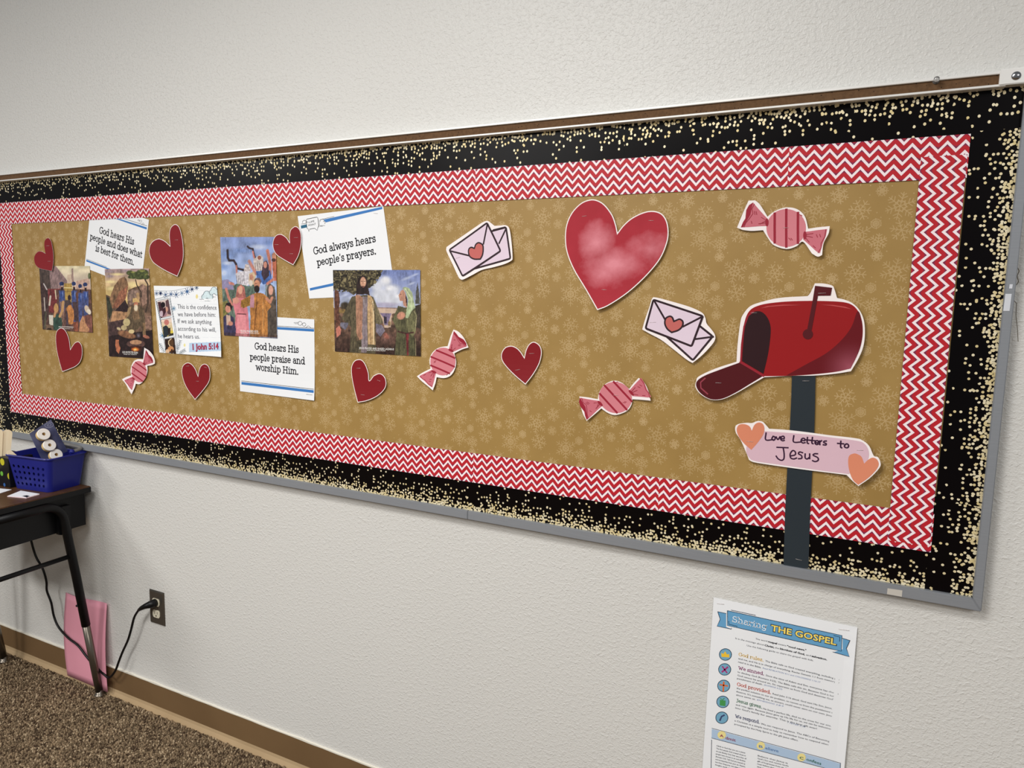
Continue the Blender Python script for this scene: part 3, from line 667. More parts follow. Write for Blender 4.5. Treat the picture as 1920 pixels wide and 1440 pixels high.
hu = lambda x, z: ((x - bb4[0]) / (bb4[1] - bb4[0]), (bb4[3] - z) / (bb4[3] - bb4[2]))
sheet('red_face', resample(inset(P, .0022), .01), YC - .0003, heart_mat(), t, t=0, lift=lf, grid=.02, uvf=hu)
for a, b in (((490, 352), (535, 345)), ((1155, 392), (1205, 394)), ((690, 1083), (735, 1085))): staple(cA, a, b, YC - .0005, t, lf)

# ---- candies: one printed design, cut by hand four times
PINK = paper_mat('candy_pink', (214, 128, 137)); PINKD = flat('candy_crimson', (154, 30, 50), .5); PINKM = paper_mat('candy_rose', (203, 110, 122)); 
cC = Crop(1360, 340, 4.8, YC)
ref = [cC((245, 305)), cC((548, 420)), cC((850, 540))]     # wrapper, ball centre, wrapper of the reference print
def sim(src, dst):
    a = complex(*src[0]) - complex(*src[2]); b = complex(*dst[0]) - complex(*dst[2]); k = b / a; s1 = complex(*src[1]); d1_ = complex(*dst[1])
    def f(p):
        q = (complex(*p) - s1) * k + d1_; return (q.real, q.imag)
    return f
def candy(label, crop, outline, corners, dst, st=()):
    P = closed_curve(crop.many(outline), corners, 5); t, lf = cut('paper_candy', label, 'paper candy', P, 'striped pink paper candies', h=.005)
    f = sim(ref, dst); g = lambda pts: [f(cC(p)) for p in pts]
    sheet('white_rim', P, YC, CARDW, t, lift=lf, grid=.012)
    y = YC - .0003
    W1 = g([(250, 190), (300, 250), (345, 300), (385, 342), (370, 402), (300, 405), (220, 412), (142, 416), (160, 375), (182, 335), (205, 250)]); W2 = g([(712, 455), (760, 450), (830, 440), (917, 431), (906, 490), (878, 560), (852, 650), (820, 632), (770, 585), (700, 522)])
    for W in (W1, W2): sheet('wrapper_end', resample(W, .01), y, PINKM, t, t=0, lift=lf, grid=.012)
    ball = g(arc(548, 420, 178, 170, 0, 350, 35)); sheet('candy_ball', ball, y - .0001, PINK, t, t=0, lift=lf, grid=.012)
    for x0, z0, z1 in ((445, 288, 552), (549, 253, 590), (654, 282, 556)):
        s = Ink(); s.line(resample_open(g([(x0, z0), (x0 - 1, (z0 + z1) / 2), (x0, z1)]), .01), .0043); s.build('candy_stripe', y - .0003, PINKD, t, lf)
    s = Ink(); s.poly(g([(250, 192), (236, 250), (226, 300), (196, 352), (162, 412), (142, 414), (160, 370), (182, 335), (190, 260), (215, 215)])); s.build('wrapper_fold', y - .0003, PINKD, t, lf)
    s = Ink()
    for L in ([(262, 205), (240, 250), (250, 290), (215, 340), (185, 375), (170, 412)], [(905, 435), (895, 500), (862, 560), (862, 600), (835, 645)], [(325, 325), (370, 352), (312, 385)], [(300, 383), (372, 372)], [(375, 345), (372, 395)], [(712, 455), (708, 515)], [(720, 480), (790, 470)], [(720, 490), (785, 505)], [(715, 500), (755, 548)],
              [(262, 270), (268, 300)], [(278, 272), (284, 300)], [(235, 360), (240, 380)], [(820, 480), (830, 505)], [(850, 478), (858, 502)], [(790, 580), (812, 600)], [(570, 510), (590, 530)], [(590, 512), (605, 530)], [(690, 310), (670, 300)]):
        s.line(g(L), .0011)
    s.build('ink_detail', y - .0004, PINKD, t, lf)
    for p in ((375, 370), (716, 486)):
        k = Ink(); k.poly(g(arc(p[0], p[1], 15, 36, 0, 340, 12))); k.build('wrapper_knot', y - .0005, PINKD, t, lf)
    for a, b in st: staple(crop, a, b, YC - .0006, t, lf)
def resample_open(p, step):
    out = []
    for a, b in zip(p[:-1], p[1:]):
        a = np.array(a); b = np.array(b); k = max(1, int(np.linalg.norm(b - a) / step))
        out += [tuple(a + (b - a) * i / k) for i in range(k)]
    return out + [tuple(p[-1])]
candy('striped pink paper candy in the upper corner above the mailbox', cC, [(210,175),(268,172),(312,210),(380,318),(440,272),(520,240),(600,237),(668,264),(720,325),(746,427),(840,414),(940,405),(930,470),(885,560),(872,665),(832,679),(780,650),(700,545),(640,585),(550,610),(440,577),(390,520),(340,440),(240,447),(160,438),(107,418),(150,310)], (0, 1, 3, 9, 11, 14, 16, 22, 25), ref, [((520, 418), (570, 418))])
cD = Crop(220, 640, 13.09, YC)
candy('striped pink candy overlapping the corner of the campfire picture', cD, [(680,155),(800,225),(900,340),(950,470),(945,548),(850,585),(740,600),(745,720),(715,850),(640,980),(550,1050),(460,1040),(440,1130),(375,1298),(280,1140),(220,1040),(135,930),(240,870),(350,835),(330,740),(345,620),(400,500),(500,440),(640,440)], (0, 4, 6, 11, 13, 16, 18, 23), [cD((800, 400)), cD((540, 745)), cD((310, 1010))])
cE = Crop(580, 490, 6, YC)
candy('striped pink candy beside the large bearded-man picture', Crop(640, 600, 4.8, YC), [(1015,85),(1060,105),(1110,160),(1152,247),(1090,265),(1018,300),(1035,380),(1020,450),(985,500),(930,522),(860,515),(850,570),(830,632),(780,590),(730,550),(686,505),(740,470),(805,437),(795,370),(810,310),(850,265),(900,243),(958,235),(985,150)], (0, 3, 5, 10, 12, 15, 17, 22), [Crop(640, 600, 4.8, YC)(q) for q in ((1065, 195), (915, 375), (775, 530))])
cF = Crop(1040, 540, 5.538, YC)
candy('striped pink candy lowest on the board below the watercolour heart', cF, [(260,1125),(350,1135),(448,1155),(470,1070),(530,995),(620,962),(700,985),(775,1048),(820,990),(875,932),(930,975),(975,1060),(1002,1168),(900,1160),(808,1155),(795,1220),(745,1280),(640,1318),(560,1300),(485,1250),(430,1300),(338,1378),(290,1280)], (0, 2, 7, 9, 12, 14, 19, 21), [cF((335, 1235)), cF((632, 1135)), cF((925, 1060))], [((612, 1112), (660, 1114))])

# ---- envelope pairs
LIL = lambda: LILAC
def envelopes(label, cr, outline, corners, back, front, flapb, flapf, heart, hcorn, st):
    P = closed_curve(cr.many(outline), corners, 5); t, lf = cut('paper_envelopes', label, 'paper envelopes', P, 'paired envelope cut-outs', h=.005)
    sheet('white_rim', P, YC, CARDW, t, lift=lf, grid=.012); y = YC - .0003
    def env(name, q, y, flap):
        q = [np.array(cr(p)) for p in q]; R = []
        for i in range(len(q)):                                     # rounded corners
            a, b, c = q[i - 1], q[i], q[(i + 1) % len(q)]; u = (a - b) / np.linalg.norm(a - b) * .006; v = (c - b) / np.linalg.norm(c - b) * .006
            for k in range(5):
                s = k / 4; R.append(tuple((b + u) * (1 - s) ** 2 + 2 * b * s * (1 - s) + (b + v) * s * s))
        sheet(name, resample(R, .012), y, PLUM, t, t=0, lift=lf, grid=.012)
        sheet(name + '_face', resample(inset(R, .0042), .012), y - .00015, LILAC, t, t=0, lift=lf, grid=.012)
        s = Ink()
        for L in flap: s.line(resample_open(cr.many(L), .01), .0038)
        s.build('flap_line', y - .0003, PLUM, t, lf)
    env('back_envelope', back, y, flapb); env('front_envelope', front, y - .0006, flapf)
    H = closed_curve(cr.many(heart), hcorn, 4); sheet('heart_outline', H, y - .0011, PLUM, t, t=0, lift=lf, grid=.012)
    sheet('heart_seal', inset(H, .0034), y - .0013, flat('coral_seal', (196, 102, 96), .5), t, t=0, lift=lf, grid=.012)
    for a, b in st: staple(cr, a, b, YC - .0012, t, lf)
cr = Crop(800, 380, 8, YC)
envelopes('two lilac envelopes with a heart seal, upper pair near the top border', cr, [(910,275),(960,300),(1020,348),(1110,345),(1180,338),(1235,365),(1262,450),(1285,640),(1298,830),(1280,870),(1180,920),(1000,970),(830,1010),(700,1080),(560,1152),(515,1145),(480,1100),(400,930),(310,740),(305,680),(335,645),(600,460),(820,310)], (2,), [(700, 1010), (1280, 850), (1208, 355), (800, 460)], [(335, 705), (915, 285), (1130, 730), (545, 1120)], [[(1200, 390), (1090, 610)], [(1005, 412), (1180, 372)]], [[(360, 725), (640, 795)], [(918, 318), (855, 620)]],
          [(785,590),(735,620),(715,672),(670,660),(632,690),(625,750),(650,820),(720,858),(815,858),(850,790),(862,700),(850,625)], (2, 8), [((450, 835), (510, 818))])
cr = Crop(1040, 540, 5.538, YC)
envelopes('two lilac envelopes with a heart seal, lower pair beside the mailbox', cr, [(1045,97),(1180,130),(1400,195),(1530,255),(1565,310),(1580,370),(1630,430),(1668,490),(1662,550),(1600,630),(1520,710),(1435,777),(1370,740),(1240,640),(1110,540),(1000,480),(912,430),(940,330),(985,200),(1012,115)], (11, 16), [(1120, 480), (1440, 765), (1660, 500), (1500, 375)], [(1022, 108), (1555, 285), (1430, 618), (935, 425)], [[(1650, 505), (1465, 530)]], [[(1035, 128), (1150, 330)], [(1540, 295), (1335, 400)]],
          [(1195,285),(1150,310),(1138,370),(1165,430),(1215,470),(1290,445),(1335,400),(1340,345),(1300,315),(1245,335),(1228,298)], (4, 9), [((990, 358), (1055, 354))])

# ---- mailbox, post, banner
YP = -.0160
post = [wl(p, YP) for p in ((1485, 700), (1529, 700), (1528, 760), (1527, 800), (1523, 880), (1519, 960), (1516, 1065), (1469, 1062), (1472, 960), (1476, 880), (1481, 800), (1483, 760))]
t = thing('mailbox_post', 'dark grey paper strip standing as the post under the red mailbox', 'paper strip', (wl((1500, 880))[0], YP, wl((1500, 1060))[1]))
sheet('paper_strip', post, YP, POSTM, t, t=.0004, lift=curl(post, .0012), grid=.02)
cM = Crop(1280, 500, 4.8, -.0175); YM = -.0175
staple(cM, (1078, 1028), (1140, 1028), YP - .0012, t); staple(Crop(1440, 880, 4), (208, 668), (255, 680), YP - .0018, t)
mo = [(1190,150),(1270,152),(1345,170),(1365,200),(1390,282),(1460,298),(1530,330),(1590,390),(1630,480),(1640,600),(1625,720),(1580,830),(1515,940),(1380,962),(1180,980),(980,982),(735,995),(620,1060),(480,1140),(360,1192),(260,1195),(170,1150),(120,1085),(125,1030),(150,985),(300,915),(485,855),(495,700),(520,500),(545,430),(610,355),(720,315),(880,280),(1125,265),(1150,235)]
P = closed_curve(cM.many(mo), (0, 4, 12, 16, 26, 33), 5); t, lf = cut('paper_mailbox', 'big red paper mailbox with open door and raised flag', 'paper mailbox', P, y=YM, h=.006)
sheet('white_rim', P, YM, CARDW, t, lift=lf, grid=.02)
y = YM - .0003
mb = lambda pts, corners=(), s=5: resample(closed_curve(cM.many(pts), corners, s), .012)
body = [(520,855),(528,700),(552,520),(600,400),(700,345),(880,318),(1100,308),(1300,310),(1450,320),(1530,348),(1585,410),(1615,500),(1620,610),(1600,720),(1560,820),(1512,915),(1380,945),(1180,968),(960,982),(725,985)]
sheet('mailbox_body', mb(body, (0, 15, 19)), y, paper_mat('mailbox_red', (152, 18, 22), .5), t, t=0, lift=lf, grid=.02)
def shade_mat():
    n = NT('mailbox_maroon', .45); u, v = n.uv(); n.color(n.mix(n.math('POWER', u, 2.2), lin((102, 12, 22)), lin((166, 84, 100)))); return n.m
sh = [(1575,400),(1612,490),(1618,610),(1600,720),(1560,820),(1512,912),(1380,943),(1180,966),(930,980),(1100,885),(1290,780),(1430,660),(1520,540)]
SP = mb(sh, (5, 8)); a0 = np.array(cM((1250, 800))); a1 = np.array(cM((1512, 912)))
def suv(x, z):
    d = np.hypot(*(np.array([x, z]) - a1)); return (float(max(0, 1 - d / (np.linalg.norm(a1 - a0) * 1.1))), 0)
sheet('mailbox_underside', SP, y - .0002, shade_mat(), t, t=0, lift=lf, grid=.012, uvf=suv)
sheet('mailbox_opening', mb([(535,850),(545,700),(560,560),(590,450),(640,408),(700,403),(750,440),(785,510),(792,600),(770,780),(728,965)], (0, 10)), y - .0003, flat('opening_black', (40, 4, 12), .6), t, t=0, lift=lf, grid=.02)
s = Ink(); s.line(resample_open(cM.many([(520, 858), (728, 982)]), .01), .004); s.line(resample_open(cM.many([(524, 850), (532, 700), (553, 540), (590, 440), (640, 402)]), .01), .0028); s.build('opening_rim', y - .0004, flat('rim_crimson', (150, 30, 46), .5), t, lf)
sheet('mailbox_door', mb([(515,862),(722,984),(600,1058),(480,1130),(360,1185),(260,1190),(175,1145),(130,1085),(132,1030),(200,980),(340,925)], (0, 1)), y - .0002, paper_mat('door_maroon', (80, 9, 17), .5), t, t=0, lift=lf, grid=.02)
s = Ink(); s.line(resample_open(cM.many([(205, 1003), (165, 1040), (168, 1090), (228, 1143)]), .01), .0028); s.build('door_highlight', y - .0005, flat('highlight_rose', (150, 58, 72), .5), t, lf)
s = Ink(); s.poly(cM.many([(700, 376), (760, 355), (900, 342), (1080, 345), (900, 352), (780, 362)])); s.poly(cM.many([(1240, 343), (1350, 344), (1460, 360), (1525, 384), (1440, 368), (1340, 352)])); s.build('body_highlight', y - .0004, flat('highlight_red', (192, 76, 76), .5), t, lf)
FL = flat('flag_maroon', (82, 8, 18), .6)
s = Ink(); s.poly(cM.many([(1192, 172), (1345, 190), (1332, 260), (1218, 262), (1158, 585), (1118, 585), (1168, 320)])); s.poly(cM.many(arc(1127, 608, 46, 46, 0, 345, 20))); s.build('flag', y - .0006, FL, t, lf)
for a, b in (((615, 415), (670, 415)), ((1220, 240), (1290, 238)), ((298, 1043), (350, 1045))): staple(cM, a, b, y - .0008, t, lf)
# banner
YN = -.0182; cN = Crop(1340, 740, 5.3333, YN)
bo = [(208,320),(240,292),(320,280),(375,282),(430,262),(480,270),(520,310),(545,340),(700,350),(900,372),(1150,405),(1400,432),(1480,455),(1545,510),(1590,605),(1630,618),(1655,665),(1650,720),(1560,820),(1438,908),(1380,860),(1320,800),(1150,780),(900,750),(600,708),(400,675),(345,650),(310,560),(260,450),(215,380)]
P = closed_curve(cN.many(bo), (7, 19, 21, 26), 5); t, lf = cut('paper_banner', 'lilac paper banner with coral hearts, hand lettered, across the dark post', 'paper banner', P, y=YN, h=.006)
sheet('white_rim', P, YN, CARDW, t, lift=lf, grid=.02); y = YN - .0003
sheet('lilac_panel', mb_ := resample(closed_curve(cN.many([(480,362),(900,395),(1150,425),(1420,458),(1500,490),(1540,560),(1535,640),(1480,700),(1340,790),(1150,768),(900,735),(600,692),(400,660),(345,625),(318,560),(340,480)]), (0, 8, 9), 5), .012), y, paper_mat('lilac_panel', (220, 184, 196)), t, t=0, lift=lf, grid=.02)
COR = paper_mat('coral_print', (222, 138, 106))
for hp, co in (([(300,293),(245,300),(222,350),(245,420),(300,490),(368,550),(430,480),(485,400),(498,335),(480,290),(440,277),(400,300),(372,360),(350,315)], (5, 12)), ([(1395,585),(1345,610),(1335,680),(1350,770),(1385,850),(1435,895),(1530,830),(1610,750),(1640,690),(1620,640),(1575,625),(1530,650),(1495,685),(1470,620),(1435,595)], (5, 12))):
    sheet('coral_heart', resample(closed_curve(cN.many(hp), co, 5), .012), y - .0002, COR, t, t=0, lift=lf, grid=.012)
hand = [[(515,380),(512,450),(585,448)], [(585,415),(572,440),(590,455),(605,440),(600,420),(585,415)], [(615,420),(632,448),(655,418)], [(662,440),(695,438),(690,415),(668,420),(660,445),(680,460),(697,455)],
        [(792,408),(790,472),(870,472)], [(868,455),(900,458),(898,438),(875,438),(864,462),(880,482),(905,478)], [(928,425),(925,480),(940,488)], [(905,450),(960,455)], [(978,425),(972,480),(985,490)], [(950,455),(1005,460)], [(1005,478),(1035,480),(1032,460),(1012,462),(1003,482),(1018,498),(1038,492)], [(1050,460),(1052,500)], [(1050,475),(1070,458)], [(1118,462),(1095,465),(1092,478),(1115,488),(1112,502),(1085,500)],
        [(1262,462),(1260,520),(1272,530)], [(1228,485),(1292,490)], [(1315,490),(1298,508),(1305,525),(1328,528),(1340,510),(1330,492),(1315,490)],
        [(622,525),(735,530)], [(685,528),(695,590),(692,640),(668,655),(635,640),(615,612)], [(760,612),(805,600),(805,570),(780,558),(756,590),(760,630),(790,642),(820,632)], [(880,580),(850,572),(838,590),(868,608),(870,635),(838,640)], [(905,590),(905,630),(925,642),(948,625)], [(950,590),(950,640)], [(1030,590),(1000,590),(985,605),(1030,628),(1035,655),(1005,668),(978,658)]]
s = Ink()
for st in hand: s.line(resample_open(cN.many([tuple(q) for q in smooth_path(st, 4)]), .02), .0026)
s.build('hand_lettering', y - .0004, flat('marker_ink', (52, 18, 50), .5), t, lf)
staple(cN, (320, 465), (385, 470), y - .0005, t, lf); staple(cN, (1420, 550), (1485, 552), y - .0005, t, lf)

# ================================================================== VERSE SHEETS
YV = -.0139
def quad(cr, tl, tr, br, bl): return [cr(tl), cr(tr), cr(br), cr(bl)]
# 1: 'is best for them'
cr = Crop(0, 380, 6, YV); bl = np.array(wl((158.3, 501.8), YV)); br = np.array(wl((263.3, 542.8), YV)); e = (br - bl) / np.linalg.norm(br - bl); nn = np.array([-e[1], e[0]])
tl0 = np.array(cr((990, 195))); k = .2135; P = [tuple(bl), tuple(br), tuple(br + nn * k), tuple(bl + nn * k)]
t = thing('verse_sheet', 'white verse sheet tucked under the chevron strip, steeply tilted, three lines', 'sign', (bl[0] + .1, YV, bl[1]), 'printed verse sheets')
sheet('paper', P, YV, WHITE, t)
s = Ink(); put_text(s, slab('God hears His'), cr((1116, 338)), cr((1506, 473)), .0188); put_text(s, slab('people and does what'), cr((1010, 410)), cr((1598, 620)), .0188); put_text(s, slab('is best for them.'), cr((1072, 540)), cr((1504, 702)), .0188); s.build('lettering', YV - .0002, INKB, t)
s = Ink(); s.poly(cr.many([(970, 640), (1240, 745), (1262, 752), (1215, 752), (972, 662)])); s.poly(cr.many([(1345, 182), (1652, 278), (1650, 302), (1300, 182)])); s.build('blue_stripe', YV - .0002, BLUEI, t)
s = Ink(); s.line(cr.many([(1400, 182), (1655, 262)]), .0012); s.line(cr.many([(975, 634), (1200, 722)]), .0010)
for c_, r_ in (((1583, 208), 14), ((1610, 240), 12), ((1560, 198), 9)): s.line([cr(q) for q in arc(c_[0], c_[1], r_, r_ * .8, 0, 350, 10)], .0008, True)
s.build('doodle', YV - .00025, INKB, t)
# 2: praise and worship
cr = Crop(280, 560, 5.3333, YV); br = np.array(cr((1656, 1018))); bl = np.array(cr((907, 925))); tr = np.array(cr((1649, 207))); tl = tr + (bl - br)
t = thing('verse_sheet', 'upright white verse sheet behind the crowd picture, lowest of the three', 'sign', (bl[0] + .1, YV, bl[1]), 'printed verse sheets'); P = [tuple(bl), tuple(br), tuple(tr), tuple(tl)]; lf = lambda x, z, b=bl[1], r=br[0]: .003 * max(0, 1 - (z - b) / .08) ** 2 * max(0, 1 - (r - x) / .25)
sheet('paper', P, YV, WHITE, t, lift=lf, grid=.02)
s = Ink(); put_text(s, slab('God hears His'), cr((1054, 503)), cr((1494, 540)), .0172); put_text(s, slab('people praise and'), cr((1005, 610)), cr((1558, 655)), .0172); put_text(s, slab('worship Him.'), cr((1062, 712)), cr((1490, 758)), .0172); s.build('lettering', YV - .0003, INKB, t, lf)
s = Ink(); s.poly(resample(cr.many([(922, 832), (1648, 915), (1648, 942), (922, 858)]), .02)); s.poly(cr.many([(1200, 278), (1648, 304), (1646, 330), (1200, 302)])); s.build('blue_stripe', YV - .0003, BLUEI, t, lf)
s = Ink(); s.line(resample_open(cr.many([(922, 822), (1648, 905)]), .02), .0012); s.line(cr.many([(1200, 268), (1648, 296)]), .0011)
for c_, r_ in (((1508, 247), 20), ((1548, 258), 17)): s.line([cr(q) for q in arc(c_[0], c_[1], r_, r_, 0, 345, 12)], .0009, True)
for L in ([(1445, 240), (1488, 238)], [(1455, 250), (1490, 250)], [(1565, 290), (1590, 270), (1615, 290)], [(1575, 955), (1635, 962)]): s.line(cr.many(L), .0008)
s.build('doodle', YV - .00035, INKB, t, lf)
# 3: always hears
cr = Crop(540, 370, 6, YV); tl = np.array(cr((108, 212))); bl = np.array(cr((240, 1139))); tr = np.array(cr((1072, 100))); trr = tr + (tl - tr) * 0; br = tr + (bl - tl)
t = thing('verse_sheet', 'white verse sheet tilted the other way, with a speech bubble mark, two lines', 'sign', (bl[0] + .1, YV, bl[1]), 'printed verse sheets')
# sheet runs on under the chevron strip
sheet('paper', [tuple(bl), tuple(br), tuple(tr), tuple(tl)], YV, WHITE, t)
s = Ink(); put_text(s, slab('God always hears'), cr((290, 642)), cr((990, 497)), .0172); put_text(s, slab("people's prayers."), cr((328, 772)), cr((990, 636)), .0172); s.build('lettering', YV - .0002, INKB, t)
s = Ink(); s.poly(cr.many([(400, 250), (1060, 106), (1062, 132), (425, 282)])); s.poly(cr.many([(246, 1022), (600, 945), (600, 975), (248, 1050)])); s.build('blue_stripe', YV - .0002, BLUEI, t)
s = Ink(); s.poly(cr.many([(145, 318), (212, 303), (212, 338), (148, 352)])); s.build('teal_block', YV - .0002, flat('teal_ink', (40, 100, 130)), t)
s = Ink(); s.line(cr.many([(205, 255), (215, 245), (325, 222), (336, 230), (345, 325), (338, 335), (330, 372), (300, 348), (245, 358), (235, 385), (228, 355), (215, 350)]), .0013, True)
for a in (((185, 280), 22, 0, 200), ((215, 292), 16, 20, 180), ((385, 270), 24, 0, 190), ((405, 285), 14, -60, 120)): s.line([cr(q) for q in arc(a[0][0], a[0][1], a[1], a[1], -a[2], -a[3], 8)], .0009)
for L in ([(150, 300), (200, 295)], [(350, 250), (352, 300), (348, 335)], [(360, 318), (415, 318)], [(365, 250), (520, 215)], [(360, 325), (390, 325)]): s.line(cr.many(L), .0008)
put_text(s, bfont('LIFE'), cr((240, 290)), cr((298, 276)), .0046); put_text(s, bfont('POINT'), cr((233, 326)), cr((315, 308)), .0046); s.build('bubble_mark', YV - .0003, INKB, t)
staple(cr, (965, 178), (1010, 182), YV - .0004, t)
# 4: confidence sheet, painted print plus lettering
YV4 = -.0141; cr = Crop(280, 530, 9.6, YV4); co = [(78, 55), (1225, 72), (1336, 1336), (182, 1256)]
t = thing('verse_sheet', 'square verse sheet with a snowflake garland and a strip of three photos', 'sign', (cr((700, 1300))[0], YV4, cr((700, 1300))[1]), None)
pr = Print(co, cr, .0011, (246, 248, 250)); bl = cr(co[3]); br = cr(co[2])
lf = lambda x, z, b=bl[1], r=br[0]: .0045 * max(0, 1 - (z - b) / .1) ** 2 * max(0, 1 - (r - x) / .28) + .004 * max(0, 1 - (r - x) / .05) ** 2
for yy in (140, 255, 380, 495, 610, 740, 860, 980): pr.line([(420, yy), (1300, yy + 8)], 5, (214, 220, 228), .6)
def flk(x, y_, r, c, w_=6):
    for k in range(4):
        a = math.pi * k / 4 + .2; pr.line([(x - r * math.cos(a), y_ - r * 1.1 * math.sin(a)), (x + r * math.cos(a), y_ + r * 1.1 * math.sin(a))], w_, c)
pr.line([(95, 140), (250, 150), (420, 148), (570, 120), (760, 70)], 6, (110, 120, 130))
for x, y_, r, c in ((130, 195, 38, (80, 100, 130)), (202, 192, 38, (24, 44, 84)), (292, 218, 52, (60, 88, 130)), (390, 208, 42, (50, 84, 130)), (483, 215, 56, (50, 80, 124)), (586, 190, 44, (110, 136, 168)), (680, 160, 58, (40, 74, 126)), (768, 118, 42, (30, 52, 96)), (850, 92, 36, (60, 80, 110)), (440, 465, 40, (90, 130, 160)), (240, 948, 50, (70, 130, 175))): flk(x, y_, r, c, 9)
pr.ell(202, 192, 22, 26, (20, 38, 80)); pr.ell(680, 160, 30, 30, (60, 100, 150), .6); pr.ell(768, 118, 18, 20, (20, 36, 80))
pr.ell(855, 250, 26, 48, (240, 222, 150), 1, .4); pr.ell(640, 1125, 20, 36, (238, 226, 150), 1, .4)
for cx, cy, k in ((1035, 240, 1.0), (1165, 160, .9)):
    for dx, dy, r in ((-50, 20, 42), (0, -25, 58), (60, 15, 50)): pr.ell(cx + dx * k, cy + dy * k, (r + 8) * k, (r + 12) * k, (60, 74, 84), 1, .05)
    for dx, dy, r in ((-50, 20, 42), (0, -25, 58), (60, 15, 50)): pr.ell(cx + dx * k, cy + dy * k, r * k, (r + 4) * k, (214, 232, 236), 1, .05)
pr.poly([(900, 290), (1210, 290), (1210, 345), (900, 345)], (246, 248, 250)); pr.line([(900, 300), (980, 300)], 6, (60, 74, 84)); pr.line([(1000, 328), (1085, 328)], 6, (60, 74, 84)); pr.line([(1130, 255), (1200, 255)], 6, (60, 74, 84))
for L in ([(118, 298), (365, 240)], [(130, 330), (200, 660), (330, 1260)], [(372, 262), (480, 840), (520, 1260)], [(362, 290), (440, 700), (500, 1260)], [(145, 320), (350, 280)], [(200, 640), (395, 600)], [(210, 668), (400, 628)], [(262, 985), (440, 945)], [(272, 1015), (450, 975)], [(110, 290), (240, 890), (300, 1260)]): pr.line(L, 7, (30, 50, 66))
pr.grad([(140, 335), (345, 292), (398, 588), (200, 635)], (210, 196, 190), (190, 150, 140), 300, 630); pr.poly([(150, 350), (200, 345), (255, 470), (250, 560), (230, 630), (200, 630)], (70, 40, 48)); pr.ell(245, 400, 45, 55, (28, 18, 24)); pr.ell(325, 390, 28, 32, (40, 20, 22)); pr.ell(260, 560, 60, 60, (160, 120, 128)); pr.poly([(290, 330), (345, 295), (395, 580), (330, 560), (300, 470)], (96, 70, 74)); pr.ell(310, 480, 30, 50, (200, 150, 130)); pr.ell(215, 560, 30, 60, (200, 180, 190)); pr.poly([(240, 470), (290, 440), (300, 520), (250, 620)], (60, 30, 40))
pr.grad([(208, 672), (395, 632), (438, 940), (258, 985)], (240, 216, 210), (210, 190, 100), 640, 960); pr.ell(310, 715, 48, 55, (196, 120, 110)); pr.poly([(240, 800), (300, 765), (340, 800), (355, 940), (300, 975), (258, 985)], (42, 50, 56)); pr.poly([(330, 820), (380, 812), (385, 925), (340, 930)], (44, 34, 30)); pr.ell(405, 890, 30, 35, (220, 200, 80)); pr.poly([(365, 920), (438, 905), (438, 942), (340, 962)], (50, 44, 34))
pr.poly([(275, 1020), (452, 985), (490, 1278), (300, 1262)], (46, 28, 20)); pr.ell(395, 1085, 50, 85, (90, 62, 36)); pr.line([(395, 1010), (350, 1050), (348, 1100), (380, 1150)], 14, (232, 206, 168)); pr.ell(390, 1190, 60, 50, (200, 140, 90)); pr.ell(330, 1235, 40, 40, (226, 186, 150)); pr.ell(410, 1240, 22, 50, (60, 34, 20))
pr.poly([(722, 1085), (1313, 1062), (1330, 1225), (724, 1252)], (190, 212, 236), 1, .05)
for (x0, y0), (x1, y1) in (((180, 1085), (270, 1245)), ((515, 1215), (560, 1040)), ((545, 1275), (650, 1215))):
    pr.line([(x0, y0), (x1, y1)], 6, (36, 60, 72))
    for k in range(6):
        q = k / 6 + .1; px_, py_ = x0 + (x1 - x0) * q, y0 + (y1 - y0) * q; dx, dy = (x1 - x0), (y1 - y0); L = math.hypot(dx, dy); dx /= L; dy /= L
        for sg in (1, -1): pr.line([(px_, py_), (px_ + (dx * .5 + sg * -dy * .85) * 36, py_ + (dy * .5 + sg * dx * .85) * 36)], 6, (36, 60, 72))
pp = pr.build('paper', YV4, PRINT, t, lf)
s = Ink(); GR = flat('grey_ink', (92, 92, 100), .5)
for tx, a, b in (('This is the confidence', (510, 467), (1218, 487)), ('we have before him:', (512, 603), (1195, 614)), ('If we ask anything', (514, 726), (1122, 748)), ('according to his will,', (518, 862), (1205, 886)), ('he hears us.', (520, 997), (912, 1008))): put_text(s, bfont(tx), cr(a), cr(b), .0128)
s.build('lettering', YV4 - .0004, GR, t, lf)
s = Ink(); put_text(s, bfont('1 John 5:14', .045), cr((790, 1207)), cr((1272, 1192)), .0168); s.build('reference_outline', YV4 - .0004, flat('navy_ink', (70, 70, 120), .5), t, lf)
s = Ink(); put_text(s, bfont('1 John 5:14', .012), cr((796, 1205)), cr((1266, 1191)), .0162); s.build('reference_lettering', YV4 - .0007, flat('crimson_ink', (196, 52, 66), .5), t, lf)

# ================================================================== PICTURES
YPi = -.0150
def caption(cr, lines, y, par, col=(236, 232, 226)):
    s = Ink()
    for tx, a, b, c_ in lines: put_text(s, bfont(tx, .012), cr(a), cr(b), c_)
    s.build('caption', y, flat('caption_white', col, .5), par)
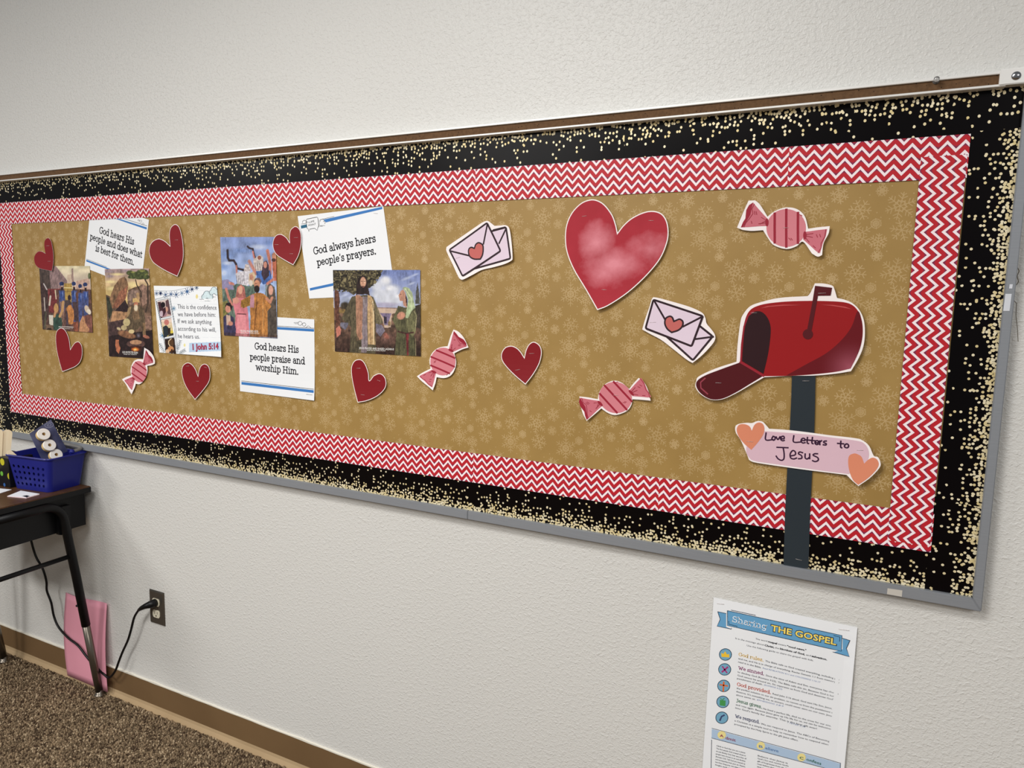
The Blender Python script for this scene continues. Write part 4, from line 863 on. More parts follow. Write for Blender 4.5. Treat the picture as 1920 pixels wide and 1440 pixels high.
# -- large picture: man with scarf and veiled woman
cr = Crop(580, 490, 6, YPi); co = [(265, 97), (1247, 97), (1253, 1068), (288, 1012)]; pr = Print(co, cr)
pr.grad(None, (104, 118, 172), (176, 182, 206), 97, 520, .14, 60)
for a in ((850, 230, 95, 85), (930, 330, 120, 90), (800, 370, 130, 90), (760, 280, 90, 70), (960, 430, 130, 80), (880, 440, 150, 70)): pr.ell(*a, (206, 208, 218), .95, .5, n=.12, ns=22)
for a in ((860, 215, 60, 50), (905, 300, 60, 40), (1000, 390, 40, 30)): pr.ell(*a, (236, 234, 236), .8, .7)
for a in ((1100, 190, 90, 22), (1190, 150, 60, 16), (1150, 250, 60, 18), (440, 420, 90, 30), (400, 380, 60, 20)): pr.ell(*a, (196, 204, 226), .7, .8, -20)
pr.ell(850, 490, 220, 40, (160, 150, 176), .7, .6); pr.ell(420, 450, 110, 60, (132, 140, 160), .6, .7)
pr.grad([(265, 520), (480, 500), (760, 560), (1253, 560), (1253, 1070), (265, 1070)], (122, 92, 72), (58, 38, 32), 520, 1050, .25, 26)
pr.ell(400, 500, 60, 50, (62, 52, 38), 1, .4); pr.ell(370, 560, 70, 30, (150, 120, 60), .8, .5); pr.ell(860, 870, 130, 90, (150, 104, 92), .6, .8)
pr.poly([(740, 520), (985, 525), (985, 580), (930, 590), (915, 745), (845, 745), (820, 650), (770, 600)], (200, 170, 146)); pr.poly([(740, 516), (985, 520), (985, 532), (740, 528)], (150, 120, 110)); pr.poly([(790, 580), (925, 585), (905, 640), (885, 720), (842, 715), (838, 640)], (120, 104, 132)); pr.poly([(838, 620), (872, 622), (872, 700), (842, 700)], (54, 44, 60)); pr.ell(900, 700, 18, 30, (150, 120, 80))
pr.poly([(265, 97), (830, 97), (800, 150), (760, 190), (735, 250), (680, 300), (560, 330), (500, 380), (420, 330), (340, 320), (290, 330), (265, 300)], (70, 60, 38), .96, .55, 16)
pr.speckle([(265, 97), (835, 97), (800, 170), (720, 290), (520, 340), (400, 350), (265, 330)], (124, 112, 76), .62, 13, 3); pr.speckle([(265, 97), (835, 97), (800, 170), (720, 290), (520, 340), (400, 350), (265, 330)], (40, 34, 26), .66, 17, 9)
pr.poly([(285, 320), (330, 330), (345, 450), (330, 560), (345, 690), (300, 760), (290, 600), (280, 450)], (96, 58, 44), 1, .4, 10)
pr.poly([(540, 385), (480, 395), (445, 460), (400, 560), (360, 645), (470, 740), (460, 900), (452, 1024), (742, 1045), (748, 960), (745, 700), (830, 690), (790, 580), (720, 400), (660, 378)], (90, 80, 58), 1, .22, 22)
pr.poly([(720, 410), (790, 580), (832, 690), (760, 720), (735, 520)], (112, 100, 72), 1, .15, 14)
pr.poly([(585, 400), (665, 395), (650, 620), (655, 960), (640, 1030), (585, 1025), (590, 800)], (134, 118, 122), 1, .18, 10)
pr.poly([(522, 378), (560, 375), (600, 410), (600, 600), (592, 790), (600, 870), (560, 885), (528, 800), (525, 560)], (176, 124, 96), 1, .2, 9); pr.poly([(655, 380), (690, 388), (722, 440), (735, 620), (745, 940), (660, 935), (655, 620)], (196, 158, 108), 1, .3, 8); pr.line([(712, 450), (722, 640), (722, 930)], 9, (232, 206, 160)); pr.line([(680, 450), (690, 640), (690, 930)], 5, (150, 108, 72))
for x in (538, 556, 574): pr.line([(x, 800), (x + 2, 890)], 4, (130, 84, 62))
pr.poly([(545, 190), (575, 165), (620, 165), (650, 200), (662, 290), (680, 385), (640, 370), (560, 372), (524, 378), (532, 270)], (46, 32, 30), 1, .3, 8); pr.ell(605, 235, 36, 62, (204, 148, 118), 1, .12); pr.ell(622, 225, 14, 30, (232, 184, 152), .8, .6); pr.ell(606, 318, 44, 44, (40, 28, 28), 1, .2); pr.ell(608, 290, 14, 6, (150, 84, 76), 1, .3)
for x in (590, 622): pr.line([(x - 8, 224), (x + 8, 226)], 6, (50, 30, 28))
pr.poly([(350, 690), (440, 690), (430, 740), (400, 772), (350, 730)], (112, 108, 124)); pr.poly([(300, 755), (335, 725), (358, 770), (350, 820), (310, 858)], (204, 118, 98)); pr.poly([(750, 700), (820, 720), (850, 780), (800, 850), (750, 790)], (120, 112, 128)); pr.ell(865, 840, 30, 50, (176, 100, 82), .8, .4, -30)
pr.poly([(1190, 480), (1205, 300), (1217, 236), (1232, 330), (1245, 480)], (82, 80, 72)); pr.poly([(1190, 500), (1253, 480), (1253, 760), (1200, 740)], (66, 56, 46), 1, .4, 12)
pr.poly([(1000, 500), (1080, 520), (1120, 500), (1180, 500), (1212, 600), (1205, 720), (1180, 830), (1200, 1066), (960, 1054), (975, 880), (985, 775), (932, 650), (975, 560)], (88, 84, 56), 1, .2, 20); pr.poly([(1100, 640), (1180, 560), (1212, 600), (1195, 800), (1160, 850), (1085, 760)], (110, 106, 70), 1, .15, 14)
pr.poly([(1048, 300), (1075, 286), (1120, 300), (1160, 360), (1172, 440), (1192, 520), (1150, 560), (1110, 640), (1082, 640), (1098, 520), (1112, 440), (1085, 350)], (170, 184, 138), 1, .35, 12); pr.line([(1080, 310), (1150, 420), (1150, 540)], 8, (214, 222, 178)); pr.poly([(1075, 340), (1100, 420), (1100, 510), (1072, 480), (1060, 380)], (52, 34, 32))
pr.poly([(1004, 382), (1030, 330), (1055, 315), (1078, 350), (1085, 430), (1098, 520), (1060, 500), (1050, 445), (1020, 448), (1010, 410)], (196, 138, 112)); pr.ell(1032, 612, 55, 48, (208, 140, 112), 1, .25, -30, n=.3, ns=10); pr.line([(1000, 790), (1085, 812), (1170, 800)], 16, (72, 40, 36)); pr.poly([(1085, 812), (1118, 815), (1118, 1058), (1098, 1056)], (116, 40, 44))
for L, w_, c in (([(480, 470), (450, 640), (470, 740)], 8, (58, 52, 38)), ([(500, 700), (490, 1010)], 7, (60, 52, 40)), ([(545, 900), (540, 1020)], 8, (54, 48, 38)), ([(700, 440), (735, 600), (738, 900)], 6, (64, 56, 40)), ([(780, 600), (800, 680)], 6, (130, 116, 84)), ([(570, 410), (575, 780)], 4, (138, 92, 70)), ([(620, 440), (622, 1020)], 5, (106, 92, 98)), ([(605, 420), (625, 500)], 6, (170, 156, 154)),
                ([(1020, 860), (1010, 1040)], 6, (60, 58, 38)), ([(1060, 850), (1055, 1045)], 5, (116, 112, 78)), ([(1150, 860), (1160, 1050)], 6, (62, 60, 40)), ([(1180, 560), (1208, 620), (1190, 760)], 4, (206, 186, 140)), ([(1195, 860), (1200, 1060)], 4, (196, 178, 130)), ([(1110, 380), (1130, 470), (1105, 560)], 5, (128, 144, 100)), ([(960, 600), (990, 660)], 5, (128, 122, 84))): pr.line(L, w_, c, .8)
pr.line([(604, 232), (602, 256), (612, 258)], 4, (150, 96, 74)); pr.line([(1022, 372), (1036, 374)], 4, (70, 40, 34)); pr.line([(1018, 428), (1030, 430)], 4, (140, 70, 60))
t = thing('picture', 'wide glossy picture of a bearded man in a scarf and a veiled woman', 'picture', (cr((750, 560))[0], YPi, cr((750, 1040))[1]), 'printed story pictures')
pr.grit(); pr.build('printed_sheet', YPi, PRINT, t); caption(cr, [('JESUS PRAYED AND RAISED LAZARUS', (560, 985), (952, 1000), .0048), ('BASED ON THE GOSPEL OF JOHN', (650, 1004), (855, 1012), .0024)], YPi - .0002, t)
# -- crowd with horns
cr = Crop(260, 400, 6, YPi); co = [(917, 268), (1545, 265), (1560, 1407), (960, 1372)]; pr = Print(co, cr)
pr.grad(None, (124, 142, 196), (150, 172, 214), 260, 700, .16, 60)
for a in ((1000, 470, 130, 60), (1150, 420, 160, 40), (1480, 330, 90, 40), (960, 600, 60, 50)): pr.ell(*a, (98, 128, 190), .6, .8)
for a in ((960, 670, 40, 40), (1000, 560, 70, 30), (1350, 380, 120, 40)): pr.ell(*a, (206, 214, 234), .7, .7)
pr.poly([(917, 760), (1000, 740), (1080, 790), (1080, 900), (917, 900)], (140, 130, 168)); pr.poly([(917, 850), (1100, 860), (1100, 1400), (930, 1400)], (92, 110, 96), 1, .35, 22); pr.poly([(940, 1000), (1000, 980), (1010, 1200), (940, 1200)], (120, 116, 60), 1, .4, 10)
pr.line([(1000, 415), (1004, 500), (1020, 530), (1070, 530), (1095, 570), (1110, 620), (1190, 640)], 24, (48, 34, 42)); pr.line([(1225, 372), (1245, 392), (1285, 400), (1295, 450), (1310, 500), (1350, 520)], 20, (48, 34, 42))
pr.line([(1100, 590), (1105, 690)], 20, (180, 110, 100)); pr.line([(1285, 430), (1300, 500)], 18, (190, 110, 100))
pr.poly([(1185, 640), (1200, 575), (1240, 570), (1260, 640), (1250, 700), (1190, 700)], (196, 180, 176), 1, .4, 8); pr.poly([(1090, 680), (1140, 650), (1250, 650), (1260, 780), (1200, 840), (1110, 800)], (206, 200, 206), 1, .3, 9)
for k in range(5): pr.line([(1100 + k * 20, 700), (1110 + k * 20, 790)], 6, (104, 96, 104))
pr.poly([(1290, 520), (1360, 465), (1400, 490), (1410, 640), (1350, 700), (1290, 640)], (198, 184, 176), 1, .3, 10); pr.ell(1358, 500, 22, 26, (150, 84, 66), 1, .2)
for k in range(4): pr.line([(1310 + k * 25, 560), (1320 + k * 25, 640)], 6, (110, 96, 100))
pr.line([(1245, 540), (1320, 680)], 34, (196, 124, 108)); pr.line([(1450, 420), (1480, 560), (1480, 680)], 34, (190, 110, 90)); pr.poly([(1320, 650), (1480, 640), (1510, 780), (1400, 800), (1330, 720)], (62, 98, 168), 1, .2); pr.poly([(1405, 545), (1440, 530), (1462, 580), (1470, 700), (1410, 760), (1380, 680)], (66, 48, 60)); pr.ell(1425, 580, 22, 42, (204, 134, 112), 1, .2)
pr.poly([(1500, 460), (1550, 430), (1560, 760), (1510, 760)], (190, 100, 70), 1, .2); pr.ell(1525, 485, 28, 50, (196, 128, 96), 1, .2); pr.ell(1520, 525, 26, 22, (80, 44, 36))
pr.poly([(1060, 810), (1110, 790), (1240, 820), (1290, 740), (1330, 800), (1300, 960), (1110, 960)], (84, 104, 92), 1, .2); pr.poly([(1010, 770), (1070, 780), (1080, 812), (1020, 800)], (200, 124, 110)); pr.poly([(1240, 680), (1290, 655), (1318, 700), (1300, 800), (1240, 800)], (206, 178, 140), 1, .2); pr.ell(1270, 722, 24, 40, (196, 130, 104), 1, .2); pr.ell(1262, 785, 26, 40, (222, 210, 196), 1, .3)
pr.poly([(1110, 830), (1150, 800), (1190, 830), (1210, 960), (1200, 1100), (1110, 1100), (1085, 980)], (186, 104, 92), 1, .15); pr.ell(1145, 862, 28, 52, (222, 160, 130), 1, .18); pr.poly([(1060, 1010), (1110, 950), (1200, 960), (1230, 1100), (1250, 1390), (1080, 1380), (1090, 1150)], (216, 118, 128), 1, .14, 14); pr.poly([(1110, 1140), (1200, 1140), (1220, 1385), (1100, 1380)], (232, 138, 146), 1, .12, 8); pr.line([(1110, 1132), (1205, 1134)], 10, (90, 40, 46)); pr.line([(985, 850), (1010, 940), (1050, 1030)], 28, (206, 126, 108)); pr.poly([(1055, 960), (1110, 940), (1140, 990), (1100, 1020), (1060, 1010)], (222, 146, 126))
pr.poly([(1430, 800), (1480, 790), (1530, 830), (1550, 1000), (1558, 1400), (1450, 1395), (1450, 1100), (1420, 930)], (88, 76, 66), 1, .25, 16); pr.ell(1487, 865, 28, 60, (224, 158, 134), 1, .18); pr.line([(1450, 790), (1430, 860), (1440, 950)], 14, (130, 150, 156)); pr.line([(1520, 740), (1450, 790)], 30, (200, 120, 100))
pr.poly([(1280, 910), (1330, 890), (1400, 900), (1460, 950), (1490, 1050), (1450, 1100), (1455, 1392), (1250, 1388), (1260, 1180), (1250, 1020), (1150, 1060), (1150, 980)], (182, 116, 52), 1, .16, 12); pr.poly([(1150, 985), (1270, 940), (1270, 1030), (1170, 1070)], (160, 112, 40)); pr.poly([(1260, 920), (1300, 910), (1300, 1060), (1250, 1060)], (186, 128, 142)); pr.line([(1330, 1000), (1310, 1200), (1300, 1380)], 10, (122, 70, 30)); pr.line([(1400, 1000), (1400, 1380)], 8, (212, 150, 84))
pr.ell(1340, 765, 44, 44, (92, 74, 82), 1, .15); pr.ell(1332, 800, 36, 56, (204, 136, 104), 1, .15); pr.ell(1330, 852, 34, 46, (42, 28, 26), 1, .2); pr.line([(1312, 790), (1330, 792)], 6, (50, 30, 24)); pr.line([(1440, 960), (1480, 1000), (1500, 950)], 30, (206, 134, 104))
pr.poly([(945, 1170), (1000, 1130), (1070, 1170), (1095, 1300), (1090, 1382), (955, 1372)], (62, 56, 88), 1, .2, 14); pr.poly([(985, 1140), (1030, 1150), (1040, 1250), (990, 1260)], (206, 170, 150)); pr.ell(1008, 1070, 36, 52, (214, 140, 116), 1, .15); pr.poly([(975, 1060), (985, 1010), (1030, 1005), (1056, 1050), (1040, 1110), (1028, 1050), (990, 1035)], (40, 24, 30)); pr.ell(1035, 1240, 32, 30, (206, 134, 112), 1, .3)
pr.poly([(950, 1340), (1560, 1370), (1560, 1410), (950, 1380)], (70, 40, 34), .35)
t = thing('picture', 'tall picture of a rejoicing crowd blowing horns under blue sky', 'picture', (cr((1240, 800))[0], YPi, cr((1240, 1380))[1]), 'printed story pictures')
pr.grit(); pr.build('printed_sheet', YPi - .0002, PRINT, t); caption(cr, [('PEOPLE PRAISED GOD', (1148, 1336), (1346, 1341), .0058), ('BASED ON 1 CHRONICLES', (1150, 1352), (1355, 1357), .0022)], YPi - .0004, t)
# -- old man at the fire
cr = Crop(195, 495, 7.78, YPi); co = [(10, 75), (655, 65), (722, 1385), (75, 1345)]; pr = Print(co, cr)
pr.grad(None, (170, 140, 140), (232, 196, 120), 70, 420, .2, 60)
for a in ((200, 150, 130, 26), (90, 260, 110, 30), (120, 360, 120, 40), (420, 300, 90, 60)): pr.ell(*a, (246, 224, 150), .8, .7)
for a in ((80, 180, 90, 28), (60, 110, 120, 24), (330, 100, 100, 20)): pr.ell(*a, (150, 130, 146), .7, .8)
pr.poly([(20, 440), (100, 480), (150, 640), (340, 640), (350, 380), (440, 340), (520, 320), (560, 285), (600, 320), (720, 300), (722, 1385), (75, 1385)], (112, 84, 66), 1, .35, 22)
pr.poly([(520, 330), (560, 285), (620, 330), (640, 560), (560, 620)], (146, 110, 92), 1, .4, 12); pr.poly([(340, 420), (420, 370), (500, 380), (520, 560), (380, 600), (340, 520)], (138, 110, 96), 1, .4, 12)
pr.poly([(30, 470), (90, 500), (130, 700), (70, 820), (50, 640)], (56, 58, 44), 1, .3, 12); pr.poly([(100, 450), (150, 320), (230, 210), (300, 185), (330, 220), (355, 310), (330, 470), (290, 560), (200, 640), (120, 650), (80, 520)], (132, 96, 66), 1, .3, 16); pr.poly([(230, 400), (350, 320), (320, 500), (200, 640), (120, 640)], (150, 92, 66), 1, .3, 10); pr.poly([(200, 640), (310, 520), (370, 660), (360, 720), (160, 680)], (50, 32, 34), 1, .2)
pr.poly([(120, 690), (380, 700), (330, 800), (250, 860), (100, 850)], (176, 128, 88), 1, .45, 16); pr.poly([(70, 850), (330, 800), (330, 1080), (80, 1080)], (76, 54, 52), 1, .35, 16); pr.poly([(590, 750), (700, 760), (710, 960), (600, 940)], (140, 104, 86), 1, .3, 14); pr.poly([(70, 1050), (722, 960), (722, 1385), (75, 1385)], (44, 28, 28), 1, .3, 16)
for a in ((440, 150, 90, 45), (380, 130, 60, 40), (560, 130, 100, 60), (520, 190, 90, 40), (610, 190, 60, 40), (420, 190, 80, 30)): pr.ell(*a, (70, 78, 40), 1, .2, n=.5, ns=10)
for a in ((420, 120, 40, 16), (560, 100, 50, 20), (620, 150, 30, 20)): pr.ell(*a, (150, 150, 70), .8, .5, n=.4, ns=8)
pr.line([(460, 230), (480, 310), (540, 410), (545, 480)], 14, (48, 38, 30)); pr.line([(600, 230), (640, 300), (640, 560), (610, 700)], 20, (62, 48, 38))
pr.poly([(370, 640), (430, 600), (520, 600), (570, 650), (600, 780), (610, 1040), (570, 1060), (540, 900), (480, 960), (350, 1000), (320, 880), (330, 760)], (96, 78, 56), 1, .18, 18); pr.poly([(430, 640), (500, 660), (520, 800), (440, 820), (400, 740)], (120, 92, 64), 1, .2, 10)
pr.poly([(350, 640), (400, 620), (370, 740), (330, 790)], (158, 126, 84)); pr.poly([(420, 500), (510, 490), (520, 560), (420, 560)], (212, 172, 104), 1, .2, 8); pr.line([(490, 440), (500, 500)], 44, (188, 146, 100)); pr.ell(466, 590, 34, 42, (188, 116, 84), 1, .15); pr.ell(466, 640, 34, 56, (224, 204, 170), 1, .3)
pr.ell(330, 850, 55, 60, (196, 176, 122), 1, .12); pr.ell(290, 930, 44, 40, (190, 168, 118), 1, .12); pr.ell(400, 985, 44, 32, (222, 196, 138), 1, .15); pr.ell(330, 1030, 150, 55, (150, 100, 66), .9, .2, 15); pr.ell(400, 985, 44, 32, (222, 196, 138), 1, .15); pr.ell(290, 930, 44, 40, (190, 168, 118), 1, .12); pr.ell(215, 945, 36, 22, (200, 176, 130), 1, .2, 30); pr.poly([(560, 860), (600, 860), (610, 1040), (570, 1040)], (128, 98, 66)); pr.ell(615, 1062, 56, 26, (176, 104, 80), 1, .2, 20)
pr.ell(500, 1040, 40, 50, (140, 140, 158), .6, .9); pr.ell(465, 1165, 145, 58, (92, 62, 56), 1, .1); pr.ell(465, 1142, 90, 36, (190, 138, 100), 1, .1); pr.poly([(385, 1200), (550, 1200), (540, 1275), (400, 1280)], (70, 30, 20)); pr.ell(460, 1245, 70, 36, (232, 120, 40), 1, .5, n=.4, ns=10); pr.ell(455, 1250, 30, 20, (255, 220, 120), 1, .6)
pr.poly([(170, 1105), (215, 1105), (215, 1160), (242, 1230), (215, 1310), (180, 1270), (165, 1180)], (190, 108, 72), 1, .15)
t = thing('picture', 'narrow dark picture of an old man kneeling by a campfire under a tree', 'picture', (cr((370, 700))[0], YPi, cr((370, 1370))[1]), 'printed story pictures')
pr.grit(); pr.build('printed_sheet', YPi, PRINT, t); caption(cr, [('GOD PROTECTED ELIJAH', (270, 1300), (495, 1308), .0062), ('BASED ON 1 KINGS 17', (290, 1322), (478, 1328), .0026)], YPi - .0002, t)
# -- procession
cr = Crop(80, 500, 10.29, YPi); co = [(-69, -13), (909, -13), (965, 1273), (0, 1209)]; pr = Print(co, cr)
pr.grad(None, (226, 212, 170), (212, 190, 170), 0, 300, .1, 80)
pr.poly([(-70, -20), (250, -20), (480, 280), (480, 420), (-70, 500)], (140, 112, 110), 1, .16, 40); pr.poly([(-70, -20), (120, -20), (160, 420), (-60, 520)], (78, 62, 56), 1, .25, 40); pr.poly([(480, 150), (560, 150), (590, 320), (470, 320)], (206, 178, 152), 1, .15, 14); pr.poly([(555, 40), (585, 30), (605, 320), (560, 320)], (160, 130, 118)); pr.poly([(640, 280), (900, 220), (930, 520), (640, 500)], (198, 160, 140), 1, .2, 16); pr.ell(900, 180, 30, 70, (104, 110, 70), 1, .3)
pr.poly([(-60, 420), (960, 440), (965, 1280), (0, 1215)], (98, 66, 56), 1, .35, 26)
pr.poly([(410, 320), (560, 320), (580, 480), (560, 700), (420, 700)], (176, 140, 66), 1, .18, 16); pr.line([(415, 408), (575, 410)], 14, (232, 214, 150)); pr.line([(425, 480), (560, 485)], 10, (120, 86, 40))
pr.poly([(-60, 330), (20, 310), (100, 470), (110, 900), (30, 1210), (0, 1210)], (72, 50, 48), 1, .4, 18); pr.line([(20, 330), (80, 440)], 22, (200, 190, 186)); pr.line([(30, 600), (45, 850)], 22, (186, 170, 160)); pr.line([(60, 880), (40, 1180)], 40, (84, 78, 60))
pr.poly([(100, 430), (220, 430), (290, 600), (230, 900), (120, 880)], (118, 44, 46), 1, .2, 14); pr.line([(150, 570), (130, 740)], 34, (206, 196, 176)); pr.line([(240, 440), (260, 620)], 20, (222, 206, 170)); pr.poly([(120, 930), (205, 940), (200, 1150), (130, 1110)], (214, 206, 188)); pr.line([(230, 440), (340, 430)], 14, (140, 40, 44))
for x, y_, w_, h in ((365, 330, 46, 520), (600, 330, 42, 560), (722, 375, 38, 520), (820, 345, 44, 620)):
    pr.poly([(x - w_ * 1.1, y_ + 130), (x + w_ * 1.3, y_ + 130), (x + w_ * 1.5, y_ + 330), (x + w_, y_ + h + 180), (x - w_ * .6, y_ + h + 180), (x - w_, y_ + 330)], (68, 78, 130), 1, .25, 14); pr.ell(x + 2, y_ + 220, w_ * .9, 110, (44, 70, 140), .9, .5); pr.ell(x + w_ * .5, y_ + 200, 14, 70, (140, 160, 214), .7, .6)
    pr.ell(x + 5, y_ + 70, w_ * .6, 44, (150, 96, 72), 1, .2); pr.ell(x + 8, y_ + 95, w_ * .5, 34, (36, 26, 40), 1, .2); pr.ell(x, y_, w_, 44, (38, 50, 96), 1, .12); pr.ell(x + 8, y_ + 44, w_ * .5, 12, (226, 206, 190), 1, .3)
pr.poly([(570, 680), (670, 680), (690, 1060), (610, 1040)], (74, 54, 58), 1, .2); pr.poly([(640, 500), (690, 480), (680, 680), (650, 680)], (104, 66, 52)); pr.ell(515, 600, 34, 60, (50, 28, 30)); pr.poly([(420, 650), (520, 640), (560, 700), (560, 800), (440, 800)], (76, 60, 60)); pr.poly([(330, 680), (400, 660), (420, 900), (400, 1120), (360, 1000)], (130, 96, 80), 1, .2)
pr.poly([(460, 800), (500, 745), (550, 735), (600, 850), (605, 1000), (580, 1110), (500, 1110), (490, 940)], (196, 124, 62), 1, .16, 14); pr.poly([(450, 830), (480, 900), (500, 1130), (450, 1140)], (76, 60, 70)); pr.ell(258, 800, 45, 100, (196, 144, 84), 1, .1); pr.poly([(205, 960), (300, 900), (370, 1000), (380, 1225), (210, 1220)], (50, 76, 64), 1, .2, 18); pr.line([(245, 870), (225, 960)], 44, (204, 148, 98)); pr.line([(400, 680), (380, 850), (330, 960)], 50, (200, 150, 96))
pr.ell(855, 820, 46, 82, (206, 184, 158), 1, .1, -20); pr.ell(895, 870, 40, 60, (226, 212, 190), 1, .2, -20); pr.poly([(760, 960), (860, 930), (950, 950), (965, 1273), (700, 1255)], (128, 76, 64), 1, .2, 22); pr.poly([(770, 950), (800, 980), (830, 1100), (900, 1200), (880, 1265), (700, 1255), (720, 1060)], (196, 136, 92), 1, .22, 12); pr.poly([(590, 1060), (680, 1070), (690, 1250), (600, 1245)], (150, 80, 56), 1, .3); pr.poly([(60, 1120), (200, 1130), (200, 1218), (60, 1210)], (120, 92, 70)); pr.ell(130, 1205, 50, 24, (50, 32, 26))
for a, b, w_ in (((312, 1158), (592, 1166), 14), ((330, 1190), (580, 1197), 7)): pr.line([a, b], w_, (232, 226, 218), .85)
t = thing('picture', 'picture of men in blue turbans carrying a golden chest', 'picture', (cr((450, 600))[0], YPi, cr((450, 1250))[1]), 'printed story pictures')
pr.grit(); pr.build('printed_sheet', YPi, PRINT, t)

# ================================================================== GUIDE POSTER ON THE WALL
YG = -.0012; cr = Crop(1300, 1100, 6, YG)
TL = np.array(wl((1338.3, 1120), YG)); TR = np.array(wl((1607.7, 1176), YG)); e = (TR - TL) / np.linalg.norm(TR - TL); dn = np.array([e[1], -e[0]]); W = np.linalg.norm(TR - TL); H = W * 17 / 11
lfp = lambda x, z: .0035 * max(0, (x - TR[0] + .03) / .03) ** 2 * min(1, max(0, (TL[1] - z) / .1)) + .0012
P = [tuple(TL), tuple(TL + dn * H), tuple(TL + dn * H + e * W), tuple(TR)]
t = thing('guide_poster', 'white printed guide poster with blue ribbon heading, stapled below the board', 'poster', (TL[0] + W / 2, YG, TL[1] - H))
sheet('paper', P, YG, WHITE, t, lift=lfp, grid=.03)
yy = YG - .0003; LB = flat('ribbon_blue', (104, 162, 202), .5); NAVY = flat('navy_line', (24, 40, 66), .5)
s = Ink(); s.poly(resample(cr.many([(385, 266), (1672, 545), (1665, 722), (384, 432)]), .03)); s.poly(cr.many([(276, 278), (370, 298), (370, 452), (430, 470), (268, 440), (304, 364)])); s.poly(cr.many([(1680, 580), (1762, 600), (1722, 690), (1755, 780), (1575, 735), (1680, 700)])); s.build('ribbon', yy, LB, t, lfp)
s = Ink()
for L in ([(428, 260), (700, 318)], [(385, 266), (1672, 545), (1665, 722), (384, 432), (385, 266)], [(276, 278), (304, 364), (268, 440), (430, 474), (430, 462)], [(1762, 600), (1722, 690), (1755, 780), (1570, 730)], [(276, 278), (370, 298)], [(1675, 575), (1762, 600)], [(400, 385), (400, 418), (495, 442)], [(1580, 545), (1648, 562), (1645, 610)]): s.line(resample_open(cr.many(L), .03), .0011)
s.build('ribbon_line', yy - .0003, NAVY, t, lfp)
s = Ink(); put_text(s, slab('Sharing', .085), cr((438, 388)), cr((828, 478)), .0118); s.build('heading_script', yy - .0005, flat('heading_white', (240, 244, 248)), t, lfp)
s = Ink(); put_text(s, bfont('THE GOSPEL', .065), cr((866, 491)), cr((1614, 657)), .0134); s.build('heading_outline', yy - .0005, NAVY, t, lfp)
s = Ink(); put_text(s, bfont('THE GOSPEL', .022), cr((874, 489)), cr((1606, 652)), .0122); s.build('heading', yy - .0008, flat('heading_yellow', (250, 222, 110)), t, lfp)
GI = flat('body_grey', (74, 76, 84), .5); BI = flat('body_black', (34, 34, 42), .5)
def along(p, q, fr0, fr1):
    a = np.array(cr(p)); b = np.array(cr(q)); return tuple(a + (b - a) * fr0), tuple(a + (b - a) * fr1)
s = Ink(); c_ = .0034
put_text(s, bfont('The word'), cr((700, 590)), cr((830, 618)), c_); put_text(s, bfont('means'), cr((952, 648)), cr((1045, 668)), c_)
put_text(s, bfont('It is the message about'), cr((475, 585)), cr((795, 660)), c_); put_text(s, bfont('the'), cr((918, 690)), cr((965, 700)), c_); put_text(s, bfont('and'), cr((1268, 770)), cr((1322, 782)), c_)
put_text(s, bfont('Use the following guide to share the gospel with kids.'), cr((603, 665)), cr((1352, 836)), c_)
paras = [
 (((810, 840), (1640, 1050), 'The Bible tells us God created everything, including you'), ((508, 812), (1645, 1088), 'and me, and He is in charge of everything. Recite Genesis 1:1 from memory or'), ((505, 850), (765, 915), 'read it in the Bible.')),
 (((815, 1000), (1630, 1210), 'Since the time of Adam and Eve, everyone has chosen'), ((498, 962), (1605, 1245), 'to disobey God (Romans 3:23). The Bible calls this sin. Because God is holy,'), ((497, 1000), (1590, 1278), "God cannot be around sin. Sin separates us from God and deserves God's"), ((492, 1035), (780, 1105), 'punishment of death.')),
 (((892, 1208), (1560, 1375), 'Read John 3:16 aloud. God sent His Son, Jesus,'), ((487, 1145), (1595, 1430), 'the perfect solution to our sin problem, to rescue us from the punishment we'), ((483, 1182), (1570, 1462), "deserve. It's something we, as sinners, could never earn on our own. Jesus"), ((482, 1220), (700, 1272), 'alone saves us.')),
 (((785, 1375), (1550, 1572), 'He lived a perfect life, died on the cross for our sins,'), ((478, 1330), (1560, 1608), 'and rose again. Because Jesus gave up His life for us, we can be welcomed'), ((473, 1366), (1390, 1602), "into God's family for eternity. This is the best gift ever!")),
 (((760, 1545), (1530, 1745), 'We can respond to Jesus. The ABCs of Becoming'), ((465, 1510), (1520, 1782), 'a Christian is a simple tool to help us remember how to respond when'), ((462, 1548), (1180, 1735), 'prompted by the Holy Spirit to the gift Jesus offers.')),
]
for p in paras:
    for a, b, tx in p: put_text(s, bfont(tx, .008), cr(a), cr(b), c_)
s.build('body_text', yy, GI, t, lfp)
s = Ink()
for tx, a, b in (('gospel', (835, 622), (942, 646)), ('"good news."', (1055, 675), (1270, 722)), ('Christ,', (802, 664), (910, 688)), ('kingdom of God,', (975, 702), (1255, 768)), ('salvation.', (1330, 785), (1505, 826))): put_text(s, bfont(tx, .035), cr(a), cr(b), c_ * 1.08)
s.build('bold_text', yy, BI, t, lfp)
s = Ink()
for tx, a, b in (('Read REVELATION 4:11 and COLOSSIANS 1:16-17', (780, 918), (1430, 1080)), ('(ROMANS 6:23)', (795, 1108), (1000, 1158)), ('EPHESIANS 2:8-9', (715, 1275), (1015, 1350)), ('1 PETER 3:18', (1060, 1530), (1260, 1582))): put_text(s, bfont(tx, 0, .2), cr(a), cr(b), c_ * .9)
s.build('reference_text', yy, flat('pale_blue_ink', (120, 140, 180)), t, lfp)
